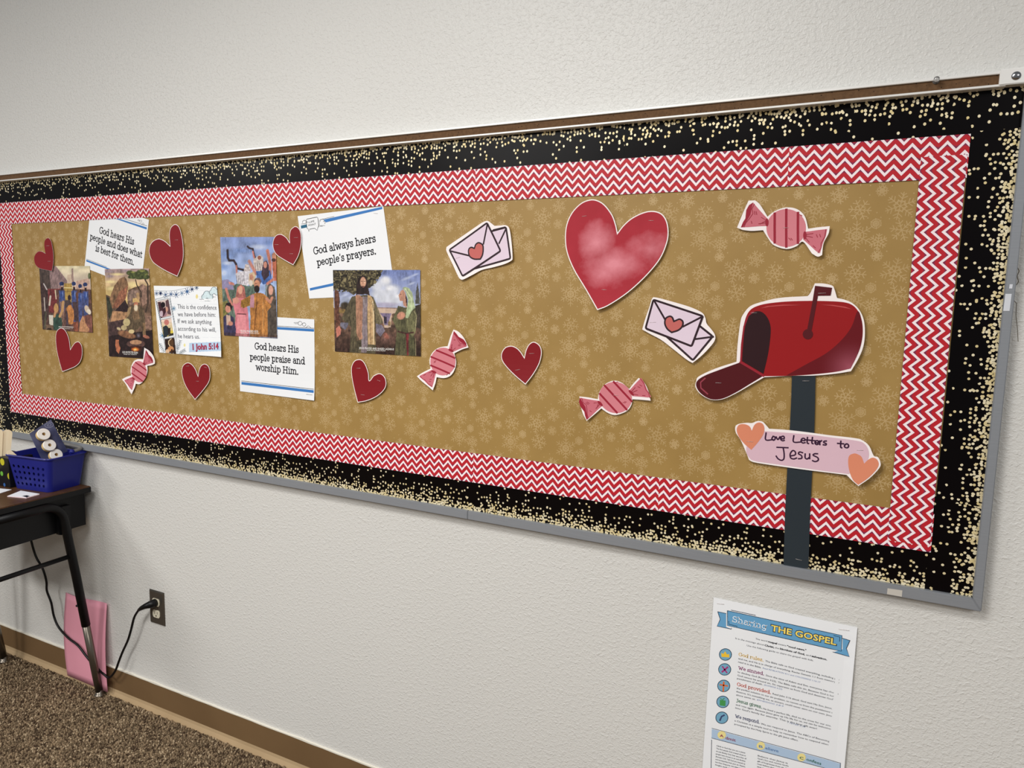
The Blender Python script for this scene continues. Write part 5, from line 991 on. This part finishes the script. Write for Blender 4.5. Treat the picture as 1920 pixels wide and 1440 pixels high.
for tx, a, b, c, cp in (('God rules.', (510, 772), (788, 838), (226, 184, 84), .0066), ('We sinned.', (505, 925), (795, 992), (142, 44, 108), .0066), ('God provided.', (492, 1108), (872, 1202), (206, 78, 48), .0066), ('Jesus gives.', (482, 1290), (772, 1366), (40, 110, 72), .0066), ('We respond.', (470, 1468), (745, 1535), (44, 56, 104), .0066)):
    s = Ink(); put_text(s, slab(tx, .10), cr(a), cr(b), cp); s.build('section_title', yy - .0001, flat('title_ink', c, .5), t, lfp)
for i, (cx, cy) in enumerate(((362, 760), (354, 927), (343, 1112), (333, 1292), (322, 1470))):
    s = Ink(); s.poly([cr(q) for q in arc(cx, cy, 72, 69, 0, 350, 24)]); s.build('icon_rim', yy, NAVY, t, lfp)
    s = Ink(); s.poly([cr(q) for q in arc(cx, cy, 65, 62, 0, 350, 24)]); s.build('icon_disc', yy - .0002, flat('icon_blue', (120, 170, 196)), t, lfp)
    s = Ink(); col = [(240, 196, 60), (168, 50, 120), (226, 110, 50), (70, 150, 80), (60, 70, 110)][i]
    if i == 0: s.poly(cr.many([(318, 785), (316, 738), (338, 752), (360, 722), (380, 758), (404, 752), (408, 792)]))
    elif i == 1: s.line(cr.many([(330, 895), (378, 962)]), .003); s.line(cr.many([(388, 900), (325, 955)]), .003)
    elif i == 2: s.line(cr.many([(345, 1068), (338, 1168)]), .003); s.line(cr.many([(302, 1098), (385, 1112)]), .003)
    elif i == 3: s.poly(cr.many([(300, 1268), (365, 1276), (362, 1340), (298, 1330)])); s.line(cr.many([(305, 1250), (330, 1270), (350, 1250)]), .0016)
    else: s.line(cr.many([(300, 1500), (320, 1455), (350, 1440)]), .003)
    s.build('icon', yy - .0004, flat('icon_ink', col), t, lfp)
c7 = Crop(1300, 1240, 5.333, YG)
s = Ink(); s.poly(resample(c7.many([(186, 672), (1470, 1016), (1466, 1100), (184, 760)]), .03)); s.build('band', yy, flat('band_blue', (176, 198, 222)), t, lfp)
s = Ink()
for L in ([(186, 664), (1472, 1008)], [(184, 762), (1466, 1102)], [(184, 780), (176, 1200)], [(1472, 1008), (1462, 1200)]): s.line(resample_open(c7.many(L), .03), .0009)
s.build('band_line', yy - .0003, NAVY, t, lfp)
for (cx, cy), L, tx, a, b, c in (((285, 732), 'A', 'dmit', (322, 772), (424, 798), (150, 60, 90)), ((676, 840), 'B', 'elieve', (720, 872), (852, 906), (110, 140, 180)), ((1082, 955), 'C', 'onfess', (1130, 985), (1278, 1032), (60, 110, 90))):
    s = Ink(); s.poly([c7(q) for q in arc(cx, cy, 42, 40, 0, 350, 20)]); s.build('letter_disc', yy - .0003, flat('disc_yellow', (238, 222, 150)), t, lfp)
    s = Ink(); put_text(s, bfont(L, .03), c7((cx - 20, cy + 14)), c7((cx + 20, cy + 24)), .0052); put_text(s, bfont(tx, .01), c7(a), c7(b), .0062); s.build('letter_word', yy - .0005, flat('word_ink', c), t, lfp)
s = Ink()
cols = [((232, 845), ['Admit to God that you are a sinner.', 'The first people God created chose to', 'sin and disobey God. Ever since then, all', 'people have chosen to sin and disobey', '(Romans 3:23). Tell God you messed up', 'and turning away from your sin. Repent,', 'turn from doing your own thing and obey', 'thoughts, words, and actions. Repeat it.'], 300), ((645, 945), ['Believe that Jesus is', "God's Son and receive God's", 'gift of forgiveness from sin. You', 'must believe that only Jesus can', 'save you and you cannot save'], 330)]
for (x0, y0), lines, w_ in cols:
    for k, L in enumerate(lines): ww = w_ * (.8 + .2 * len(L) / 40); put_text(s, bfont(L, .01), c7((x0 - k * 2, y0 + k * 27)), c7((x0 - k * 2 + ww, y0 + k * 27 + ww * .255)), .0030)
s.build('column_text', yy, GI, t, lfp)
staple(cr, (1640, 472), (1752, 486), yy - .0022, t); staple(cr, (268, 185), (345, 192), yy - .0018, t)

# ================================================================== PUSH PIN
p = ony((1755, 152), -.0262)
PL = NT('clear_plastic', .12); PL.b.inputs['Transmission Weight'].default_value = .85; PL.color((.95, .95, .95, 1)); PL = PL.m
t = thing('push_pin', 'clear plastic push pin stuck in the cork strip', 'push pin', tuple(p))
def lathe_y(name, prof, c, n=18):
    V = []; F = []
    for i, (r, d) in enumerate(prof):
        for k in range(n): a = 2 * math.pi * k / n; V.append((c[0] + r * math.cos(a), c[1] - d, c[2] + r * math.sin(a)))
    for i in range(len(prof) - 1):
        for k in range(n): F.append((i * n + k, i * n + (k + 1) % n, (i + 1) * n + (k + 1) % n, (i + 1) * n + k))
    F.append(tuple(range(n - 1, -1, -1))); F.append(tuple(range((len(prof) - 1) * n, len(prof) * n))); return mesh(name, V, F, smooth=True)
obj('pin_head', lathe_y('pin_head', [(.0052, .0), (.0055, .0015), (.0026, .0035), (.0022, .008), (.0042, .0105), (.0046, .0125), (.0040, .0135)], p), PL, t)
obj('pin_shaft', lathe_y('pin_shaft', [(.0006, -.006), (.0006, .004)], p, 8), STAPLE, t)

# ================================================================== OUTLET + PLUG + CORD
q = [ony(a, -.004) for a in ((279.4, 1104.5), (306.6, 1112.3), (308.3, 1175.2), (281, 1166.8))]; ox = (q[0][0] + q[1][0] + q[2][0] + q[3][0]) / 4; oz = sum(a[2] for a in q) / 4
t = thing('wall_outlet', 'grey steel duplex outlet low on the wall with a black plug in it', 'outlet', (ox, 0, oz))
PLT = flat('dark_steel_plate', (112, 106, 98), .32, .75, var=.1, vs=30)
bm = bmesh.new(); hw, hh = .0352, .0572
o8 = [(-hw, 0, -hh), (hw, 0, -hh), (hw, 0, hh), (-hw, 0, hh)]; 
c8 = [(ox + a, -.0003, oz + c) for a, _, c in o8] + [(ox + a * .88, -.0052, oz + c * .93) for a, _, c in o8]
obj('cover_plate', hexa_mesh('cover_plate', c8, .0006), PLT, t)
IV = flat('ivory_plastic', (214, 206, 184), .4); DK = flat('slot_dark', (20, 18, 16), .6)
for dz in (.0195, -.0195):
    cz = oz + dz; Pl = [(ox + max(-.0168, min(.0168, .0172 * 1.03 * math.cos(a))), cz + max(-.0128, min(.0128, .0172 * math.sin(a)))) for a in np.linspace(0, 2 * math.pi, 32, endpoint=False)]
    rc = sheet('receptacle', Pl, -.0072, IV, t, t=.004)
    for sx_, h in ((-.0063, .0042), (.0063, .0034)): s = Ink(); s.line([(ox + sx_, cz + .0005 - h + .003), (ox + sx_, cz + .0005 + h + .003)], .0019); s.build('slot', -.00735, DK, rc)
    s = Ink(); s.poly([(ox + .0026 * math.cos(a), cz - .0066 + .0028 * math.sin(a)) for a in np.linspace(0, 6.2, 14)]); s.build('ground_hole', -.00735, DK, rc)
obj('plate_screw', lathe_y('plate_screw', [(.0028, 0), (.0026, .0012), (.0012, .0016)], (ox, -.0052, oz), 12), flat('screw_steel', (150, 150, 152), .2, 1.0), t)
BLK = flat('black_rubber', (14, 13, 14), .38); 
t = thing('power_cord', 'black power cord looping from the outlet behind the desk leg', 'power cord', (ox, -.01, oz + .0195))
pz = oz + .0195
obj('plug', tube_mesh('plug', [(ox, -.0076, pz), (ox, -.016, pz), (ox - .004, -.026, pz - .001), (ox - .016, -.034, pz - .006), (ox - .030, -.036, pz - .014), (ox - .044, -.036, pz - .024)], [.0125, .0128, .0115, .0085, .007, .0048], 16), BLK, t)
path = [(ox - .040, -.036, pz - .021)]
for a, yv in (((262, 1141), -.035), ((252, 1157), -.034), ((246, 1180), -.032), ((240, 1200), -.030), ((230, 1222), -.028), ((223, 1240), -.028), ((216, 1258), -.028), ((205, 1270.5), -.028), ((196, 1265), -.026), ((188, 1258), -.024), ((174, 1245), -.028), ((160, 1228), -.032), ((146, 1210), -.034), ((128, 1196), -.034), ((110, 1176), -.032), ((101, 1155), -.032), ((96, 1130), -.035), ((88, 1108), -.04), ((87, 1090), -.045), ((80, 1066), -.05), ((68, 1045), -.055), ((60, 1020), -.06), ((55, 995), -.06), ((50, 960), -.06)): path.append(tuple(ony(a, yv)))
obj('cable', tube_mesh('cable', smooth_path(path, 6), .0037, 10), BLK, t)

# ================================================================== PINK PAPER
PK = paper_mat('pink_paper', (224, 152, 168), .6)
b0 = ony((127.5, 1266), -.020); b1_ = ony((203, 1297.5), -.020); t0 = ony((124.5, 1110), -.006); t1_ = ony((201.5, 1131), -.006); NN = 14; MMm = 12; V = []
for j in range(MMm + 1):
    v = j / MMm
    for i in range(NN + 1):
        u = i / NN; p = (b0 * (1 - u) + b1_ * u) * (1 - v) + (t0 * (1 - u) + t1_ * u) * v
        p = p + np.array([0, -.010 * math.sin(math.pi * v) * (1 - .3 * u) - .004 * math.sin(u * 6.3) * v - .002, .004 * math.sin(u * 3.1) * -v]); V.append(p)
F = [(j * (NN + 1) + i, j * (NN + 1) + i + 1, (j + 1) * (NN + 1) + i + 1, (j + 1) * (NN + 1) + i) for j in range(MMm) for i in range(NN)]
zmin = min(v[2] for v in V)
o = obj('pink_paper', mesh('pink_paper', V, F, smooth=True), PK); tag(o, 'pink construction paper leaning on the wall behind the desk leg', 'paper')
md = o.modifiers.new('thick', 'SOLIDIFY'); md.thickness = .0005; md.offset = 0

# ================================================================== DESK
P0 = ony((170, 911), -.022); dz = P0[2]; s0 = onz((0, 953), dz); uu = s0 - P0; uu[2] = 0; uu /= np.linalg.norm(uu); vv = np.array([uu[1], -uu[0], 0])  # uu: away from wall, vv: along it
def D(u, v, z): return tuple(P0 + uu * u + vv * v + np.array([0, 0, z]))
t = thing('school_desk', 'dark laminate school desk with black metal box and chrome-tipped legs', 'desk', tuple(np.array(D(.2, .3, 0)) * np.array([1, 1, 0])))
BM = flat('black_enamel', (15, 15, 17), .42, 0.2); CH = flat('worn_chrome', (122, 114, 104), .3, .9); 
LW, LD = .61, .46
obj('desktop', hexa_mesh('desktop', [D(0, 0, -.019), D(LD, 0, -.019), D(LD, LW, -.019), D(0, LW, -.019), D(0, 0, 0), D(LD, 0, 0), D(LD, LW, 0), D(0, LW, 0)], .002), wood_mat(), t)
e8 = [D(-.0008, -.0008, -.0205), D(LD + .0008, -.0008, -.0205), D(LD + .0008, LW + .0008, -.0205), D(-.0008, LW + .0008, -.0205), D(-.0008, -.0008, -.0022), D(LD + .0008, -.0008, -.0022), D(LD + .0008, LW + .0008, -.0022), D(-.0008, LW + .0008, -.0022)]
obj('edge_band', hexa_mesh('edge_band', e8, .001), BM, t)
# open book box: bottom, back, two sides with a stepped lower edge
def slabq(name, u0, u1, v0, v1, z0, z1): return hexa_mesh(name, [D(u0, v0, z0), D(u1, v0, z0), D(u1, v1, z0), D(u0, v1, z0), D(u0, v0, z1), D(u1, v0, z1), D(u1, v1, z1), D(u0, v1, z1)], .0008)
bx_ = thing('tmp', None, None)
bpy.data.objects.remove(bx_)
box = obj('book_box', slabq('book_box', .002, LD - .03, .03, LW - .03, -.137, -.1355), BM, t)
obj('box_side', slabq('box_side', .002, LD - .03, .03, .0315, -.137, -.0215), BM, box)
obj('box_side', slabq('box_side', .002, LD - .03, LW - .0315, LW - .03, -.137, -.0215), BM, box)
obj('box_back', slabq('box_back', .002, .0035, .03, LW - .03, -.137, -.0215), BM, box)
obj('leg_bracket', hexa_mesh('leg_bracket', [D(.105, .014, -.139), D(.062, .014, -.156), D(.062, .029, -.156), D(.105, .029, -.139), D(.105, .014, -.05), D(.062, .014, -.05), D(.062, .029, -.05), D(.105, .029, -.05)], .0008), BM, t)
foot = onz((193.5, 1300.5), 0); foot[2] = 0
fu = .004; fv = float((foot - P0) @ vv)
def leg_frame(v_, first):
    g = lambda u, z: (P0[0] + uu[0] * u + vv[0] * v_, P0[1] + uu[1] * u + vv[1] * v_, z)
    zt = dz - .036; pts = [g(.075 + .27, zt), g(.155, zt)]
    for k in range(1, 8):
        a = math.pi / 2 * k / 7.2; pts.append(g(.155 - .062 * math.sin(a), zt - .062 * (1 - math.cos(a))))
    us = lambda z: fu + (.090 - fu) * (z / (zt - .062))
    ztr = .27
    pts += [g(us(.45), .45), g(us(ztr), ztr)]
    mid = obj('side_tube', tube_mesh('side_tube', [g(LD - .12, zt)] + pts[1:], .0135, 14), BM, t)
    obj('leg_extension', tube_mesh('leg_extension', [g(us(ztr + .02), ztr + .02), g(us(.10), .10), g(us(.012) , .018)], .0121, 14), CH, t)
    # front leg
    fl = LD - fu
    pts2 = [g(LD - .12, zt)]
    for k in range(1, 8):
        a = math.pi / 2 * k / 7.2; pts2.append(g(LD - .12 + .062 * math.sin(a), zt - .062 * (1 - math.cos(a))))
    pts2 += [g(LD - .03, ztr)]
    obj('side_tube', tube_mesh('side_tube', pts2, .0135, 14), BM, t)
    obj('leg_extension', tube_mesh('leg_extension', [g(LD - .031, ztr + .02), g(LD - .015, .018)], .0121, 14), CH, t)
    obj('crossbar', tube_mesh('crossbar', [g(us(.525) + .008, .525), g(LD - .045, .525)], .0075, 12), BM, t)
    obj('adjusting_screw', tube_mesh('adjusting_screw', [g(us(.35) + .012, .35), g(us(.35) + .019, .35)], .0035, 10), BM, t)
    for u_ in (us(0.0), LD - .014):
        c = g(u_, 0); V = []; F = []; n = 18; prof = [(.0165, .0003), (.0188, .003), (.0175, .0065), (.0132, .0095), (.0128, .022)]
        for r, z in prof:
            for k in range(n): a = 2 * math.pi * k / n; V.append((c[0] + r * math.cos(a), c[1] + r * math.sin(a), z))
        for i in range(len(prof) - 1):
            for k in range(n): F.append((i * n + k, i * n + (k + 1) % n, (i + 1) * n + (k + 1) % n, (i + 1) * n + k))
        F.append(tuple(range(n - 1, -1, -1))); F.append(tuple(range((len(prof) - 1) * n, len(prof) * n)))
        obj('glide', mesh('glide', V, F, smooth=True), CH, t)
leg_frame(fv, True)
leg_frame(.525, False)

# ================================================================== BASKET
h = dz
b1p = onz((27, 915), h); b2p = onz((93, 924.5), h); b3p = onz((149, 906.5), h)
ex = b2p - b1p; Lx = np.linalg.norm(ex); ex /= Lx; ey = np.array([-ex[1], ex[0], 0]); Ly = float((b3p - b2p) @ ey) - .004
bc = b1p + ex * Lx / 2 + ey * Ly / 2; bc[2] = h + .0006
t = thing('plastic_basket', 'royal blue plastic basket with round holes on the school desk', 'basket', tuple(bc))
BLU = NT('blue_plastic', .33); BLU.color((*lin((28, 33, 116)), 1)); BLU = BLU.m
HB = .112
def rr(w_, d_, r, z, n=5):
    out = []
    for cx, cy, a0 in ((w_ - r, d_ - r, 0), (-w_ + r, d_ - r, 90), (-w_ + r, -d_ + r, 180), (w_ - r, -d_ + r, 270)):
        for k in range(n + 1): a = math.radians(a0 + 90 * k / n); out.append((cx + r * math.cos(a), cy + r * math.sin(a), z))
    return out
def bw(p): q = bc + ex * p[0] + ey * p[1]; return (q[0], q[1], bc[2] + p[2])
def ring_surface(name, rings, mat, parent, close_bottom=False):
    V = [bw(p) for r in rings for p in r]; n = len(rings[0]); F = []
    for i in range(len(rings) - 1):
        for k in range(n): F.append((i * n + k, i * n + (k + 1) % n, (i + 1) * n + (k + 1) % n, (i + 1) * n + k))
    if close_bottom: F.append(tuple(range(n)))
    return obj(name, mesh(name, V, F, smooth=False), mat, parent)
hx, hy = Lx / 2, Ly / 2; FLx, FLy = .020, .010
# near wall with punched holes: built as grid of cells, each cell a plate with a round hole
def wallquad(f0, f1, z):
    """point on the near (-y) side at fraction f along x and height z"""
    k = z / HB; w_ = hx + FLx * k; d_ = hy + FLy * k; return (f0 * (w_ - .018), -d_, z)
rg = [rr(hx - .004, hy - .004, .014, .0), rr(hx, hy, .016, .006)]
base_ = ring_surface('basket_floor', [rr(hx - .004, hy - .004, .014, .0), rr(hx - .004, hy - .004, .014, .002)], BLU, t, True)
def punched():
    V = []; F = []
    NX, NZ = 7, 4; z0, z1 = .010, .086
    def pt(f, z, th=0.0):
        k = z / HB; w_ = hx + FLx * k; d_ = hy + FLy * k; return bw((f * (w_ - .016), -d_ + th, z))
    for th in (0.0, .0022):
        for i in range(NX):
            for j in range(NZ):
                fa = -1 + 2 * i / NX; fb = -1 + 2 * (i + 1) / NX; za = z0 + (z1 - z0) * j / NZ; zb = z0 + (z1 - z0) * (j + 1) / NZ
                fc = (fa + fb) / 2; zc = (za + zb) / 2; n = 16; rx = .0050 / (hx); rz = .0050; k0 = len(V)
                for k in range(n): a = 2 * math.pi * k / n; V.append(pt(fc + rx * math.cos(a), zc + rz * math.sin(a), th))
                for k in range(n):
                    a = 2 * math.pi * k / n; c_, s_ = math.cos(a), math.sin(a); m = max(abs(c_), abs(s_)); V.append(pt(fc + (fb - fa) / 2 * c_ / m, zc + (zb - za) / 2 * s_ / m, th))
                for k in range(n): F.append((k0 + k, k0 + (k + 1) % n, k0 + n + (k + 1) % n, k0 + n + k))
        for za, zb in ((.0, z0), (z1, HB)):
            for i in range(NX):
                k0 = len(V); fa = -1 + 2 * i / NX; fb = -1 + 2 * (i + 1) / NX; V += [pt(fa, za, th), pt(fb, za, th), pt(fb, zb, th), pt(fa, zb, th)]; F.append((k0, k0 + 1, k0 + 2, k0 + 3))
    return mesh('punched_side', V, F)
obj('punched_side', punched(), BLU, t)
def shell():
    """the other three sides and four corners, two skins"""
    V = []; F = []
    for th in (0, .0022):
        prev = None
        for z in (0, .004, .03, .06, .09, HB):
            k = z / HB; ring = rr(hx + FLx * k - th, hy + FLy * k - th, .016, z, 6); n = len(ring)
            # start after the near side: order the ring from near-right corner round to near-left corner
            idx = list(range(21, 28)) + list(range(0, 21)); ring = [ring[i] for i in idx]; k0 = len(V); V += [bw(p) for p in ring]
            if prev is not None:
                for i in range(n - 1): F.append((prev + i, prev + i + 1, k0 + i + 1, k0 + i))
            prev = k0
    return mesh('basket_side', V, F)
obj('basket_side', shell(), BLU, t)
rim = []
for da, dz_ in ((-.002, -.004), (.004, -.004), (.0055, -.001), (.004, .0015), (-.001, .0015), (-.0024, -.001), (-.002, -.004)): rim.append(rr(hx + FLx + da, hy + FLy + da, .018 + max(0, da), HB + dz_, 6))
ring_surface('basket_rim', rim, BLU, t)
GRY = flat('grey_handle', (120, 118, 114), .4)
hp = [bw(p) for p in ((-hx - FLx + .014, hy - .012, HB + .009), (-hx * .75, hy + FLy - .010, HB + .015), (-hx * .2, hy + FLy - .010, HB + .019), (hx * .5, hy + FLy - .010, HB + .017), (hx + FLx - .012, hy - .004, HB + .012), (hx + FLx - .008, hy - .04, HB + .008))]
hd = obj('handle', tube_mesh('handle', smooth_path(hp, 5), .0055, 10), GRY, t)
for p in (hp[0], hp[-1]):
    bm = bmesh.new(); bmesh.ops.create_uvsphere(bm, u_segments=12, v_segments=8, radius=.008)
    for v in bm.verts: v.co = v.co + Vector(p)
    obj('handle_knob', bm_mesh('handle_knob', bm, True), BLU, hd)
# ---- navy card with three white spools, standing in the basket and turned to the room
NH = CAM - bc; NH[2] = 0; NH /= np.linalg.norm(NH); RH = np.cross([0, 0, 1.0], NH)      # towards the viewer / sideways
def onpl(p, Q):
    v = ray(p); return CAM + v * (((Q - CAM) @ NH) / (v @ NH))
Qc = bc + ey * .012
ck = [onpl(p, Qc) for p in ((95.5, 786.5), (55, 813), (80, 866), (127, 846))]
t = thing('space_card', 'navy swirl-printed card standing in the blue basket', 'card', tuple(sum(ck) / 4))
n = NT('navy_card', .3, spec=.5); n.color(n.mix(n.math('MULTIPLY', n.math('SUBTRACT', n.noise(17, 4), .35), 1.6, clamp=True), lin((50, 54, 88)), lin((118, 120, 150)))); NC = n.m
obj('card', hexa_mesh('card', [tuple(p - NH * .0008) for p in reversed(ck)] + [tuple(p) for p in reversed(ck)]), NC, t)
cs = onpl((91, 797), Qc) + NH * .0004; V, F = ribbon([(r * math.cos(a), .7 * r * math.sin(a)) for r, a in ((.0004 + .0150 * k / 44, .32 * k) for k in range(45))], .0011)
obj('swirl', mesh('swirl', [tuple(cs + RH * p[0] + np.array([0, 0, p[1]])) for p in V], F), flat('swirl_ink', (160, 162, 186)), t)
WD = flat('pale_foam', (246, 243, 236), .5); TN = flat('tan_side', (226, 192, 130), .5)
tl_ = math.radians(24); ya = math.atan2(NH[1], NH[0]) + math.radians(24); AX = np.array([math.cos(ya) * math.cos(tl_), math.sin(ya) * math.cos(tl_), math.sin(tl_)]); RX = np.cross([0, 0, 1.0], AX); RX /= np.linalg.norm(RX); UP = np.cross(AX, RX)
for i, c in enumerate(((82, 814), (93, 834.5), (105.5, 852.5))):
    p = onpl(c, Qc + NH * .022); lb = ['white ring spool with a tan side, topmost on the navy card', 'white ring spool with a tan side, middle one on the navy card', 'white ring spool, lowest on the navy card, half hidden by the basket rim'][i]
    tt = thing('ring_spool', lb, 'spool', tuple(p), 'ring spools on the navy card'); R_ = .0192; r_ = .0055; nn_ = 28
    def ringm(name, pr_):
        V = []; F = []
        for r, d in pr_:
            for k in range(nn_): a = 2 * math.pi * k / nn_; V.append(tuple(p + AX * d + RX * r * math.cos(a) + UP * r * math.sin(a)))
        for i_ in range(len(pr_) - 1):
            for k in range(nn_): F.append((i_ * nn_ + k, i_ * nn_ + (k + 1) % nn_, (i_ + 1) * nn_ + (k + 1) % nn_, (i_ + 1) * nn_ + k))
        return mesh(name, V, F)
    obj('white_face', ringm('white_face', [(r_, -.002), (r_, .002), (R_ - .001, .002), (R_, .001), (R_, -.002)]), WD, tt)
    obj('tan_body', ringm('tan_body', [(R_ - .0008, -.002), (R_ - .0014, -.016), (r_, -.016), (r_, -.002)]), TN, tt)
# ---- craft sticks, dotted box, small cards on the desk
n = NT('birch_stick', .5); mp = n.node('ShaderNodeMapping'); mp.inputs['Scale'].default_value = (60, 60, 4); n.t.links.new(n.pos(), mp.inputs[0]); n.color(n.mix(n.noise(4, 3, mp.outputs[0]), lin((240, 216, 174)), lin((253, 238, 208)))); WS = n.m
def craft(a, b, Q, w_, label, th=.0018):
    A = onpl(a, Q); B = onpl(b, Q); e_ = B - A; L = np.linalg.norm(e_); e_ /= L; s_ = np.cross(e_, NH); s_ /= np.linalg.norm(s_)
    out = [(w_ / 2 * math.cos(x), L - w_ / 2 + w_ / 2 * math.sin(x)) for x in np.linspace(math.pi, 0, 12)] + [(w_ / 2 * math.cos(x), w_ / 2 + w_ / 2 * math.sin(x)) for x in np.linspace(0, -math.pi, 12)]
    V = [A + s_ * p_[0] + e_ * p_[1] + NH * k * th / 2 for k in (-1, 1) for p_ in out]; m_ = len(out)
    F = [tuple(range(m_ - 1, -1, -1)), tuple(range(m_, 2 * m_))] + [(i_, (i_ + 1) % m_, (i_ + 1) % m_ + m_, i_ + m_) for i_ in range(m_)]
    bm = bmesh.new(); me_ = mesh('craft_stick', V, F); bm.from_mesh(me_); o_ = obj('craft_stick', bm_mesh('craft_stick', bm), WS); tag(o_, label, 'craft stick', 'wooden craft sticks')
Qs = b1p + ey * .062 + ex * -.03
craft((7, 880), (14.5, 805.5), Qs, .0275, 'wide wooden craft stick upright beside the blue basket')
craft((-7, 880), (-3.5, 804), Qs + NH * .004, .0275, 'wide wooden craft stick cut off by the picture edge')
craft((44, 872), (14, 846), b1p + ey * .02 + ex * .02, .018, 'wooden craft stick lying slanted inside the blue basket')
g0 = onz((22, 915.5), h); g1 = onz((-30, 918), h)
t = thing('dotted_box', 'black box with yellow and green dot pattern beside the blue basket', 'box', (g0[0] - .06, g0[1] + .03, h + .0006))
obj('box_body', box_mesh('box_body', (g0[0] - .125, g0[1] - .002, h + .0006), (g0[0] - .006, g0[1] + .075, h + .098), .0015), flat('black_card', (14, 14, 18), .4), t)
yb_ = g0[1] - .0028
for (px_, py_), r, c in (((4, 866), .0118, (190, 182, 36)), ((3, 888), .0078, (104, 172, 60)), ((17, 893), .0105, (176, 168, 40)), ((8, 909), .008, (50, 92, 150)), ((-14, 880), .010, (190, 182, 36)), ((-16, 903), .008, (104, 172, 60))):
    q_ = ony((px_, py_), yb_)
    if q_[2] - r < h + .0006: r = max(.004, q_[2] - h - .0012)
    s = Ink(); s.poly([(min(q_[0] + r * math.cos(a), g0[0] - .0065), q_[2] + r * math.sin(a)) for a in np.linspace(0, 6.1, 20)]); s.build('dot', yb_ + .0004, flat('dot_ink', c), t)
cw4 = [onz(p, h + .001) for p in ((14, 931), (39, 921), (74.5, 927), (48.5, 933.8))]
def card(name, q4, z0, z1, mat, label, cat, group=None):
    c8_ = [(a[0], a[1], z0) for a in q4] + [(a[0], a[1], z1) for a in q4]; o_ = obj(name, hexa_mesh(name, c8_), mat); tag(o_, label, cat, group); return o_
PKC = flat('pale_pink_card', (240, 214, 218), .5)
a4 = [onz(p, h) for p in ((13.5, 931.5), (38.5, 921.8), (74, 928), (49.5, 934.8))]
card('note_card', a4, h + .0004, h + .0020, PKC, 'pink-edged card under the white printed card on the desk', 'card')
tcd = card('note_card', cw4, h + .0024, h + .0030, WHITE, 'white card with small dark print in front of the basket', 'card')
s_ = [onz(p, h + .0032) for p in ((41, 930), (50, 928.5), (56, 930), (50, 932.5))]
obj('card_print', mesh('card_print', s_, [(0, 1, 2, 3)]), INKB, tcd)
a5 = [onz(p, h) for p in ((-20, 926), (-4, 916), (22, 918.5), (0, 925.5))]
card('note_card', a5, h + .0004, h + .0012, WHITE, 'white card at the desk edge next to the dotted box', 'card')
